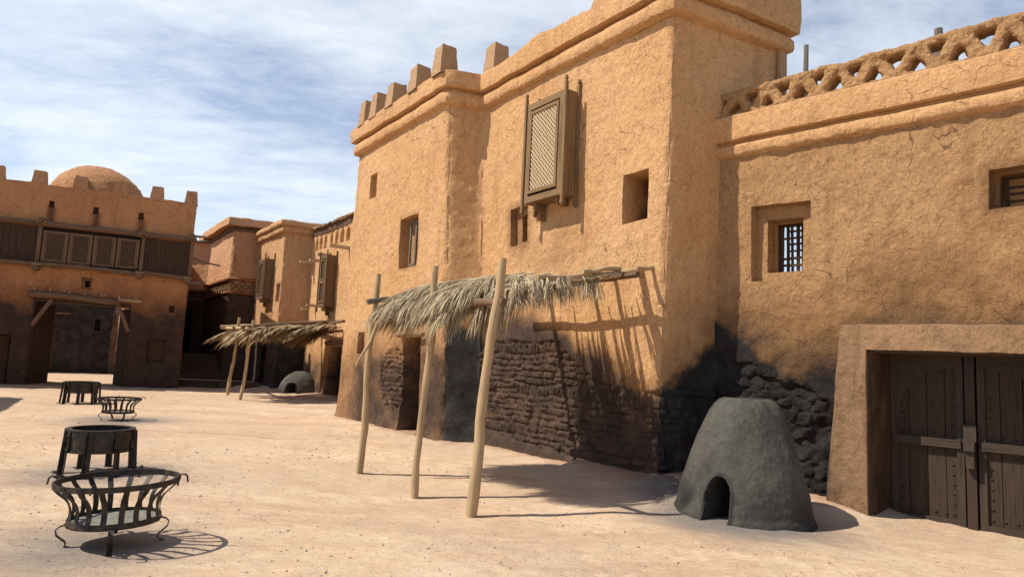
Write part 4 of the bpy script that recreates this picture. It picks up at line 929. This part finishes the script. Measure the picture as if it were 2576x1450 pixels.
# ================================================================ ARCADED HOUSE (E)
H3=thing('arcaded_house','narrow far house with row of pointed blind arches and reed eaves','house',FE(2,0,0))
EB=[pt(E0,64,.0),E1]; EPoly=[E0,E1,pt(E1,64,4),pt(E0,64,4)]
def st3(si,s,z):
    a=sst(2.3,.7,z+.25*fbm(s,z,0,3,23))*.55+.25*sst(3,0,z); a=np.maximum(a,.55*np.exp(-((s-2.6)/.5)**2-((z-2.7)/.5)**2)); return np.where(si==0,a,.2)
ar=[(-.05,.25),(.46,.77),(.89,1.22),(1.40,1.70),(2.03,2.37),(2.59,2.95),(3.14,3.56),(3.74,4.16),(4.34,4.75)]
f3=[dict(seg=0,s=(max(.04,a),b),z=(5.68,6.22),d=.12,arch=True) for a,b in ar]+[dict(seg=0,s=(2.84,4.1),z=(-.3,1.87),d=.8,**{'in':1.})]
ribbon('wall',EPoly,[(0,-.3),(0,6.6)],M['ochre'],H3,ds=[.045,.3,.6,.3],dz=.045,feats=f3,closed=True,seed=41,stain_shade=st3,char_shade_f=lambda si,s,z:np.where(si==0,sst(1.0,.5,s)*sst(1.3,.5,z)*.6,0),flare=.05,amp=.016)
m=MB()
for i in range(150):
    a=i*.04+random.uniform(-.008,.008); m.box(FE,a,a+.026,.01,.045,6.28+random.uniform(-.05,.03),6.52)
m.build('reed_eave',M['log'],H3)
m=MB()
for i in range(22):
    a=-.2+i*.285; m.box(FE,a,a+.31,-.5,.13+random.uniform(-.04,.04),6.53+random.uniform(-.01,.01),6.575+random.uniform(0,.03),.008)
m.build('roof_boards',M['bay'],H3)
for (a0,a1) in ((-.35,.75),(2.7,4.2)):
    P=[];k=16
    aa=np.linspace(a0,a1,34);bb=np.linspace(0,1,9); A_,B_=np.meshgrid(aa,bb,indexing='ij')
    th=B_*math.pi; e=np.minimum(1,np.minimum(A_-a0,a1-A_)/.15)
    o=-.12+.26*np.cos(th)*e+.03*fbm(A_*6,B_*4,0,3,51); z=6.60+(.09+.05*fbm(A_*4,B_*2,0,3,52))*np.sin(th)*e
    P=np.stack([*[np.array([[FE(A_[i,j],o[i,j],z[i,j])[c] for j in range(A_.shape[1])] for i in range(A_.shape[0])]) for c in range(3)]],-1)
    me=grid_mesh('mud_capping',P,None,{'soot_shade':0*A_+.1,'char_shade':0*A_},sharp=.8); link('mud_capping',me,M['pink'],H3)
cap('roof',EPoly,6.56,M['band'],H3)
wbay(FE,2.28,3.0,3.30,5.22,.38,H3,lat=False,panels=2,pz=.18,matn='bay2')
for (a,z,l,w_) in ((.33,5.2,.55,.05),(1.18,5.2,.45,.05),(4.14,5.38,.75,.055),(.15,3.33,.3,.035),(.9,3.45,.35,.035),(2.2,5.30,.5,.04)):
    m=MB(); m.box(FE,a-w_,a+w_,-.1,l,z-.06,z+.05,.006); m.build('beam_end',M['slat'],H3)
m=MB(); m.log(FE(2.75,.06,1.98),FE(4.25,.06,2.0),.10,.09); m.build('door_lintel',M['log'],H3)
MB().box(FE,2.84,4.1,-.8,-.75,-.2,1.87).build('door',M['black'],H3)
# ================================================================ FAR HOUSE (F)
FA=(-11.57,29.99);FB=(-9.25,26.6);FJ=(-8.1,27.14)
H4=thing('far_house','far ochre house with double cornice, tall wooden window box and black brick base','house',(-9.5,27.5,0))
FF=frame(FA,FB);FPoly=[FA,FB,pt(FB,64,2.6),pt(FA,64,2.6)]
def st4(si,s,z):
    a=sst(3.1,2.0,z+.35*fbm(s*.9,z*.7,0,3,33)); a=np.maximum(a,.45*np.exp(-((s-2.4)/.7)**2-((z-3.1)/.5)**2)); return np.where(si<=1,a,.3)
def ch4(si,s,z): return np.where(si==0,.35*sst(2.3,1.7,z),np.where(si==1,.9*sst(2.3,1.6,z),0))
f4=[dict(seg=0,s=(3.50,3.95),z=(3.58,4.32),d=.25,soot_shade=.3,r=.15),dict(seg=0,s=(1.3,3.05),z=(-.3,2.3),d=.9,**{'in':1.})]
ribbon('wall',FPoly,[(0,-.3),(0,2.3),(0,6.55)],M['farochre'],H4,ds=[.05,.05,.5,.5],dz=.045,feats=f4,closed=True,seed=51,stain_shade=st4,char_shade_f=ch4,flare=.06,amp=.018,
       brickf=lambda si,s,z:np.where((si==1)|((si==0)&(s>3.3)),sst(2.0,1.7,z)*sst(.0,.25,z)*.9,0))
ribbon('cornice',FPoly,[(-.02,6.36),(.10,6.38),(.14,6.42),(.15,6.58),(.12,6.61),(.20,6.63),(.24,6.68),(.24,6.80),(.20,6.86),(0,6.87),(-.2,6.86)],M['farochre'],H4,ds=[.07,.07,.5,.5],closed=True,seed=53,amp=.016,wob=.03,round_=.02,ragged=.02)
cap('roof',FPoly,6.8,M['band'],H4)
wbay(FF,1.95,2.98,3.72,5.38,.38,H4,lat=False,pz=.25,matn='bay2')
for a in (1.5,2.9): MB().box(FF,a-.09,a+.09,-.12,.02,-.2,2.3).build('door_post',M['dark'],H4)
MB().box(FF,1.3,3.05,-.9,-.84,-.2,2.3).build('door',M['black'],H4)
# ================================================================ FRIEZE HOUSE (G)
GA=(-16.1,34.6);GB=(-12.55,29.5);GC=(-11.4,30.05)
H5=thing('frieze_house','far pinkish house with overhanging flat roof and carved diamond frieze above blackened walls','house',(-13,30.5,0))
FG=frame(GA,GB);FG2=frame(GB,GC);GPoly=[GA,GB,pt(GB,64,3.),pt(GA,64,3.)]
def st5(si,s,z): return np.where(z<4.15,1.,.12)
def ch5(si,s,z): return 0*z
ribbon('wall',GPoly,[(.0,-.3),(.0,4.05),(-.08,4.10),(-.08,4.66),(.0,4.70),(.02,5.0),(0,5.02),(0,6.95)],M['pink'],H5,ds=[.07,.07,.5,.5],dz=.06,closed=True,seed=61,stain_shade=st5,char_shade_f=ch5,amp=.02,big=.06)
def slab(F_,poly,name,z0,z1,oh,parent,mat,seed):
    return ribbon(name,poly,[(0,z0),(oh,z0+.01),(oh,z1-.03),(oh-.02,z1),(0,z1+.01),(-.4,z1+.02)],mat,parent,ds=[.1,.1,.5,.5],dz=.08,closed=True,seed=seed,amp=.016,wob=.04,round_=.02,ragged=.03)
slab(FG,GPoly,'roof_fascia',7.06,7.42,.34,H5,M['pink'],63); cap('roof',GPoly,7.38,M['dark'],H5)
m=MB()
for F_,L in((FG,6.2),(FG2,3.0)):
    a=0
    while a<L: m.box(F_,a,a+.06,-.02,.06,6.86+random.uniform(-.02,.02),7.08); a+=.095
m.build('reed_band',M['log'],H5)
# frieze: upper and lower mouldings and crossing diamonds
ribbon('frieze_moulding',GPoly,[(-.02,4.62),(.10,4.64),(.12,4.70),(.05,4.76),(-.02,4.78)],M['gate'],H5,ds=[.15,.15,.6,.6],closed=True,seed=65,stain_shade=lambda si,s,z:.5+0*z,amp=.01,round_=.02)
ribbon('frieze_moulding',GPoly,[(-.02,4.02),(.09,4.03),(.12,4.08),(.08,4.14),(-.02,4.16)],M['gate'],H5,ds=[.15,.15,.6,.6],closed=True,seed=66,stain_shade=lambda si,s,z:.6+0*z,amp=.01,round_=.02)
m=MB()
for F_,L in((FG,6.2),(FG2,2.9)):
    a=.05
    while a+.5<L+.1:
        c=a+.26;zc=4.385
        for (p,q) in (((a,4.16),(a+.52,4.61)),((a,4.61),(a+.52,4.16))):
            m.bar(F_(p[0],-.03,p[1]),F_(q[0],-.03,q[1]),.05,.06,up=Vector(F_(0,1,0))-Vector(F_(0,0,0)))
        m.bar(F_(a+.52-.08,-.05,zc),F_(a+.52+.08,-.05,zc),.06,.13)
        a+=.52
m.build('diamond_frieze',M['log'],H5)
# ================================================================ BACK OF THE ALLEY
H6=thing('alley_house','sunlit rough plaster house front closing the stepped alley','house',(-17,35,0))
X0=(-20.6,34.6);X1=(-15.2,33.6)
FX=frame(X0,X1)

ribbon('wall',[pt(X0,20,3),X0,X1,pt(X1,20,3)],[(0,0),(0,6.9)],M['pink'],H6,ds=[.5,.08,.5],dz=.08,seed=71,amp=.03,stain_shade=lambda si,s,z:.85*sst(4.55,4.35,z),feats=[dict(seg=1,s=(4.1,4.62),z=(1.2,3.6),d=.5,**{'in':1.})])  # dark below the ledge is the alley's shade put into the colour
m=MB(); m.box(FX,0,5.4,-.1,.12,4.4,4.48); m.box(FX,0,5.4,-.1,.1,3.95,4.03); m.build('ledge',M['log'],H6)
m=MB(); m.box(FX,2,5.6,-.6,.30,6.92,6.97); m.build('roof_boards',M['greypole'],H6)
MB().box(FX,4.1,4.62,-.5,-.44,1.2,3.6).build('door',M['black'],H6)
# wall closing the left side of the alley behind the gatehouse
AW0=(-17.2,35.2);AW1=(-14.0,28.75)
H10=thing('alley_wall','tall plain plaster wall along the left side of the stepped alley behind the gatehouse','wall',(*AW1,0))
ribbon('wall',[pt(AW0,-116,.6),pt(AW1,-116,.6),AW1,AW0][::-1] if False else [AW0,pt(AW0,-116,.6),pt(AW1,-116,.6),AW1],[(0,-.2),(0,5.9)],M['gate'],H10,ds=[.3,.2,.3,.1],dz=.15,closed=True,seed=121,amp=.02,stain_shade=lambda si,s,z:.7*sst(5,3,z))
# terrace kerb and stairs
KA=(-13.15,26.9);KB=(-10.2,27.45);FK=frame(KA,KB)
m=MB()
def rstone(m,F,a0,a1,o0,o1,z0,z1): m.box(F,a0,a1,o0,o1,z0,z1,.014)
vs=[FK(-1.2,-.02,.25),FK(3.0,-.02,.25),FK(3.6,-3.2,.25),FK(-2.5,-3.2,.25)]
me=bpy.data.meshes.new('terrace'); me.from_pydata(vs,[],[(0,1,2,3)]); me.update(); tag(link('terrace',me,M['court']),kind='structure')
a=-.9
while a<3.0:
    w_=random.uniform(.3,.55); rstone(m,FK,a,a+w_-.015,-.3,.03,-.15,.255); a+=w_
tag(m.build('kerb',M['court']),kind='structure')
m=MB(); S0=(-15.3,28.6);S1=(-11.9,29.35);FS=frame(S0,S1)
for i in range(6): rstone(m,FS,-.6-.2*i,3.4-.18*i,-.34*(i+1)-.02,-.34*i,-.1 if i==0 else .25+.18*(i-1),.25+.18*(i+1)-.0)
m.box(FS,-.9,2.6,-5.5,-.34*6,.9,1.31)
tag(m.build('stone_staircase',M['court']),'dark worn stone steps climbing the alley between gate building and frieze house','staircase')
m=MB(); m.box(frame(FA,FB),2.7,3.6,.35,.9,-.1,.32,.02); tag(m.build('stone_bench',M['court']),'low dark stone block in the shade beside the far awning posts','block')
# ================================================================ GATE BUILDING
G0=(-17.33,23.16);G1=(-12.43,25.51);gt=np.array([.9017,.4324])
FH=frame(G0,G1)
GL=FH(-9,0,0)[:2];GR=FH(5.47,0,0)[:2]
H7=thing('gate_building','broad red-ochre gatehouse with plank gallery and open gateway, domed roof behind merlons','gatehouse',(*FH(2.2,0,0)[:2],0))
DEP=3.2
HP=[pt(GL,-26,DEP),GL,GR,pt(GR,-26,DEP)]; off0=9.0
def st7(si,s,z):
    x=s-off0; a=sst(4.9,2.0,z+.5*fbm(x*.5,z*.5,0,3,43)+.25*sst(3.5,.5,x)-.0)*.97  # base soot, strengthened to paint in the deeper shade low on the front
    for (c,z0_) in ((.82,6.3),(2.19,6.25),(3.64,6.23)): a=np.maximum(a,.72*np.exp(-((x-c-.03)/.17)**2)*sst(5.6,5.85,z)*sst(z0_+.25,z0_-.05,z))
    a=np.maximum(a,.5*sst(5.2,3.2,z)*np.exp(-((x+1.5)/2.)**2)); a=np.maximum(a,.35*np.exp(-((z-3.35)/.35)**2)*(x>0)*(x<4))
    return np.where(si==1,a,.5*sst(5,2,z))
f7=[dict(seg=1,s=(off0+a,off0+b),z=(c,d_),d=.18,**{'in':.8}) for a,b,c,d_ in ((.74,.90,6.31,6.55),(2.10,2.27,6.26,6.52),(3.55,3.72,6.25,6.51),(4.89,5.05,2.86,3.12))]
f7+=[dict(seg=1,s=(off0+1.99,off0+2.32),z=(3.49,3.92),d=.07,**{'in':.6}),dict(seg=1,s=(off0+2.10,off0+2.25),z=(3.57,3.81),d=.3,**{'in':1.}),
 dict(seg=1,s=(off0+4.31,off0+4.90),z=(.98,1.82),d=.22,**{'in':.75}),dict(seg=1,s=(off0-1.2,off0+.14),z=(-.2,1.74),d=.35,**{'in':.9}),
 dict(seg=1,s=(off0+.66,off0+3.65),z=(-.3,3.06),d=.5,hole=True)]
ribbon('wall',HP,[(0,-.3),(0,7.12),(-.10,7.16),(-.4,7.16)],M['gate'],H7,ds=[.3,.055,.3],dz=.055,feats=[],seed=81) if False else ribbon('wall',HP,[(0,-.3),(0,7.13)],M['gate'],H7,ds=[.3,.05,.3],dz=.05,feats=f7,seed=81,stain_shade=st7,amp=.018,big=.04,round_=.03,ragged=.025)
# far side of the gatehouse, open at the gateway
fb=MB(); fb.box(FH,-9,.66,-DEP,-DEP+.06,-.2,7.1); fb.box(FH,3.65,5.40,-DEP,-DEP+.06,-.2,7.1); fb.box(FH,.66,3.65,-DEP,-DEP+.06,3.06,7.1); fb.build('back_wall',M['gate'],H7)
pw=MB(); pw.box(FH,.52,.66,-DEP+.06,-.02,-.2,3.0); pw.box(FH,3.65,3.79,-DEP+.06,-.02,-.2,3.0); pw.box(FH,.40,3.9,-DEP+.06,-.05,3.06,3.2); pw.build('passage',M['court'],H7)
cap('roof',[FH(-9,0,0)[:2],FH(5.47,0,0)[:2],FH(5.47,-DEP,0)[:2],FH(-9,-DEP,0)[:2]],7.05,M['dome'],H7)
for k in range(-6,6):
    a=(.37+1.245*k) if k<4 else 5.27-(5-k)*1.18
    if k==4: a=4.09
    merlon(FH,a,-.14,7.08,.48,.52,H7,.28,'gatem')
# dome
th=np.linspace(0,2*math.pi,90,endpoint=False)[:,None]; ph=np.linspace(0,math.pi/2*.995,34)[None]
n=.06*fbm(np.sin(th)*2*np.cos(ph),np.cos(th)*2*np.cos(ph),np.sin(ph)*2,4,91)
n=n+.05*np.abs(fbm(np.sin(th)*5*np.cos(ph),np.cos(th)*5*np.cos(ph),np.sin(ph)*9,4,92))
rr=1.72+n; dc=FH(1.97,-1.75,0)
P=np.stack([dc[0]+np.sin(th)*np.cos(ph)*rr,dc[1]+np.cos(th)*np.cos(ph)*rr,6.72+np.sin(ph)*(rr-.05)+0*th],-1)
me=grid_mesh('dome',P[::-1],None,{'soot_shade':0*n,'char_shade':0*n},closed_u=True,sharp=.8); link('dome',me,M['dome'],H7)
# gallery of planks and lattice windows
def planks(a0,a1,z0,z1,o,w,nm):
    m=MB();a=a0
    while a<a1-.02:
        b=min(a1,a+w*random.uniform(.92,1.08)); m.box(FH,a+.004,b-.004,o,o+.03+random.uniform(0,.008),z0+random.uniform(0,.02),z1); a=b
    return m.build(nm,M['dark'],H7)
planks(-9,.56,4.32,5.60,.02,.20,'plank_panel'); planks(3.86,5.42,4.30,5.58,.02,.135,'plank_panel')
m=MB(); m.box(FH,.62,3.78,.0,.03,4.30,5.60); m.build('gallery_back',M['black'],H7)
for (a0,a1) in ((.70,1.46),(1.44+.05,2.20),(2.20+.04,2.94),(2.98,3.70)):
    z0,z1=4.37,5.47; m=MB(); w=.09
    m.box(FH,a0,a0+w,.05,.09,z0,z1);m.box(FH,a1-w,a1,.05,.09,z0,z1);m.box(FH,a0+w,a1-w,.05,.088,z0,z0+.085);m.box(FH,a0+w,a1-w,.05,.088,z1-.09,z1)
    m.box(FH,a0+w,a0+w+.035,.045,.075,z0+.085,z1-.09);m.box(FH,a1-w-.035,a1-w,.045,.075,z0+.085,z1-.09)
    fr=m.build('lattice_window',M['log'],H7)
    lattice(FH,a0+w+.035,a1-w-.035,z0+.085,z1-.09,.052,sp=.080,w=.024,th=.010,mat='log',parent=fr)
for a,b,z0_,z1_ in ((-9,.62,5.66,5.70),(.62,3.8,5.72,5.66),(3.8,5.6,5.69,5.69),(-9,.62,4.22,4.24),(.62,3.8,4.25,4.22),(3.8,5.5,4.24,4.20)):
    m=MB(); m.log(FH(a,.13,z0_),FH(b,.13,z1_),.085,.078,.03,10,14); m.build('horizontal_log',M['log'],H7,True)
for a in (-3.2,.60,3.81,5.46):
    m=MB(); m.box(FH,a-.06,a+.06,.03,.12,4.3,5.62); m.build('gallery_post',M['log'],H7)
for a,z in ((.62,5.80),(.62,4.10),(3.78,5.74),(3.80,4.12),(5.42,5.80),(5.42,4.08),(-3.2,5.8),(-3.2,4.1)):
    m=MB(); m.log(FH(a,-.1,z),FH(a,.42,z-.01),.10,.095,.0,11,4); l=m.build('log_end',M['log'],H7,True)
    m=MB(); 
    for k in range(5): 
        pts=[FH(a+.14*math.cos(q),.13+.15*math.sin(q),z-(.08 if z>5 else -.08)+.02*k+.03*math.sin(q+k)) for q in np.linspace(0,2*math.pi,12)]; m.tube(pts,.013,5,False)
    m.build('rope_lashing',M['pole'],l)
# sticks poking out at the right corner
m=MB(); m.log(FH(5.35,.0,5.04),FH(6.52,.02,4.80),.035,.03,.04); m.build('pole_stub',M['log'],H7,True)
m=MB(); m.log(FH(5.35,.1,5.84),FH(5.95,.1,5.85),.06,.03,.0); m.build('pole_stub',M['greypole'],H7,True)
m=MB(); m.log(FH(5.3,.1,4.04),FH(5.9,.0,4.06),.05,.04,.0); m.build('pole_stub',M['greypole'],H7,True)
m=MB(); m.log(FH(.5,.05,3.18),FH(3.3,.07,3.10),.12,.10,.04,11,14); m.build('gate_lintel',M['log'],H7,True)
m=MB(); m.log(FH(3.2,.08,3.20),FH(3.95,.05,3.19),.065,.06,.0,9,5); m.build('gate_lintel',M['pole'],H7,True)
m=MB(); m.box(FH,.66,3.65,-.35,-.02,2.95,3.08); m.build('lintel_beam',M['dark'],H7)
m=MB(); m.bar(FH(1.17,-.0,3.05),FH(.68,-.0,2.10),.14,.12); m.build('brace',M['log'],H7)
m=MB(); m.bar(FH(3.20,-.0,3.05),FH(3.63,-.0,2.05),.15,.12); m.build('brace',M['log'],H7)
for a,z in ((.63,3.38),(1.10,3.38),(1.55,3.37),(1.66,3.33),(2.16,3.32),(2.65,3.30),(2.78,3.31),(3.23,3.30),(3.75,3.32)):
    m=MB(); m.log(FH(a,-.1,z),FH(a+random.uniform(-.03,.03),.09,z),.045,.035,.0,8,3); m.build('beam_end',M['pole'],H7,True)
for side in (0,1):
    A_=(.72,-.45) if side==0 else (3.60,-.35); B_=(1.12,-1.7) if side==0 else (3.22,-1.5)
    pA=FH(A_[0],A_[1],0);pB=FH(B_[0],B_[1],0); Fd=frame(pA,pB) ; m=MB(); k=0
    while k<1.2: m.box(Fd,k,k+.19,-.04,.0,.02,2.9); k+=.2
    m.box(Fd,0,1.3,.0,.04,.5,.62);m.box(Fd,0,1.3,.0,.04,2.1,2.22); m.build('gate_leaf',M['dark'],H7)
m=MB(); m.box(FH,.66,.70,-.5,-.05,0,3.0); m.box(FH,3.61,3.65,-.4,-.05,0,3.0); m.build('gate_frame',M['dark'],H7)
MB().box(FH,-1.1,.04,-.36,-.30,0,1.7).build('side_door',M['dark'],H7)
MB().box(FH,4.31,4.90,-.24,-.19,.98,1.82).build('window_shutter',M['dark'],H7)
# ================================================================ COURT BEHIND THE GATE
CB=(-20.42,34.85);CA=pt(CB,-110,9);CC=pt(CB,140,.8);CD=pt(CC,55,1.2)
H8=thing('court_house','dim brown courtyard house with small door seen through the gateway','house',(*CB,0))
FQ=frame(CA,CB)
ribbon('wall',[CA,CB,CC,CD],[(0,-.2),(0,5.2)],M['pink'],H8,ds=[.09,.06,.1],dz=.09,seed=101,amp=.03,feats=[dict(seg=0,s=(5.3,6.3),z=(-.1,2.1),d=.18,**{'in':.9}),dict(seg=0,s=(8.0,8.25),z=(2.2,2.8),d=.3,**{'in':1.})],stain_shade=lambda si,s,z:np.where(si==0,1.,0),char_shade_f=lambda si,s,z:np.where(si==0,.75,0))  # back wall darkened all over to paint in its shade; sunlit corner left plain
m=MB(); m.log(FQ(5.0,.08,3.02),FQ(6.9,.08,3.0),.06,.05); m.build('door_lintel',M['log'],H8,True)
MB().box(FQ,5.32,6.28,-.17,-.10,-.1,2.08).build('door',M['dark'],H8)
cap('roof',[CA,CB,pt(CB,-20,6),pt(CA,-20,6)],5.2,M['court'],H8)
# ================================================================ NEIGHBOUR LEFT (casts the shadow at the left edge)
h=5.2; sx=math.sin(SUN_AZ);sy=math.cos(SUN_AZ); k=h/math.tan(SUN_EL)
LC=(-13.14+sx*k,18.55+sy*k); LA=pt(LC,-116,8); LB=pt(LC,150,9)
H9=thing('side_house','plain ochre house beyond the left edge that shades the ground','house',(*LC,0))
ribbon('wall',[LA,LC,LB][::1] if False else [pt(LC,-30,.0),pt(LC,-116,.0001)] if False else [LB,LC,LA],[(0,-.2),(0,h)],M['ochre'],H9,ds=[.2,.2],dz=.2,seed=111,amp=.02) if False else None
hp=[LC,LA,pt(LA,150,9),LB]
c_=np.mean(np.array(hp),0); area=sum(hp[i][0]*hp[(i+1)%4][1]-hp[(i+1)%4][0]*hp[i][1] for i in range(4))
if area<0: hp=hp[::-1]
ribbon('wall',hp,[(0,-.2),(0,h)],M['ochre'],H9,ds=.2,dz=.2,closed=True,seed=111,amp=.02)
cap('roof',hp,h-.05,M['ochre'],H9)
print('script done')
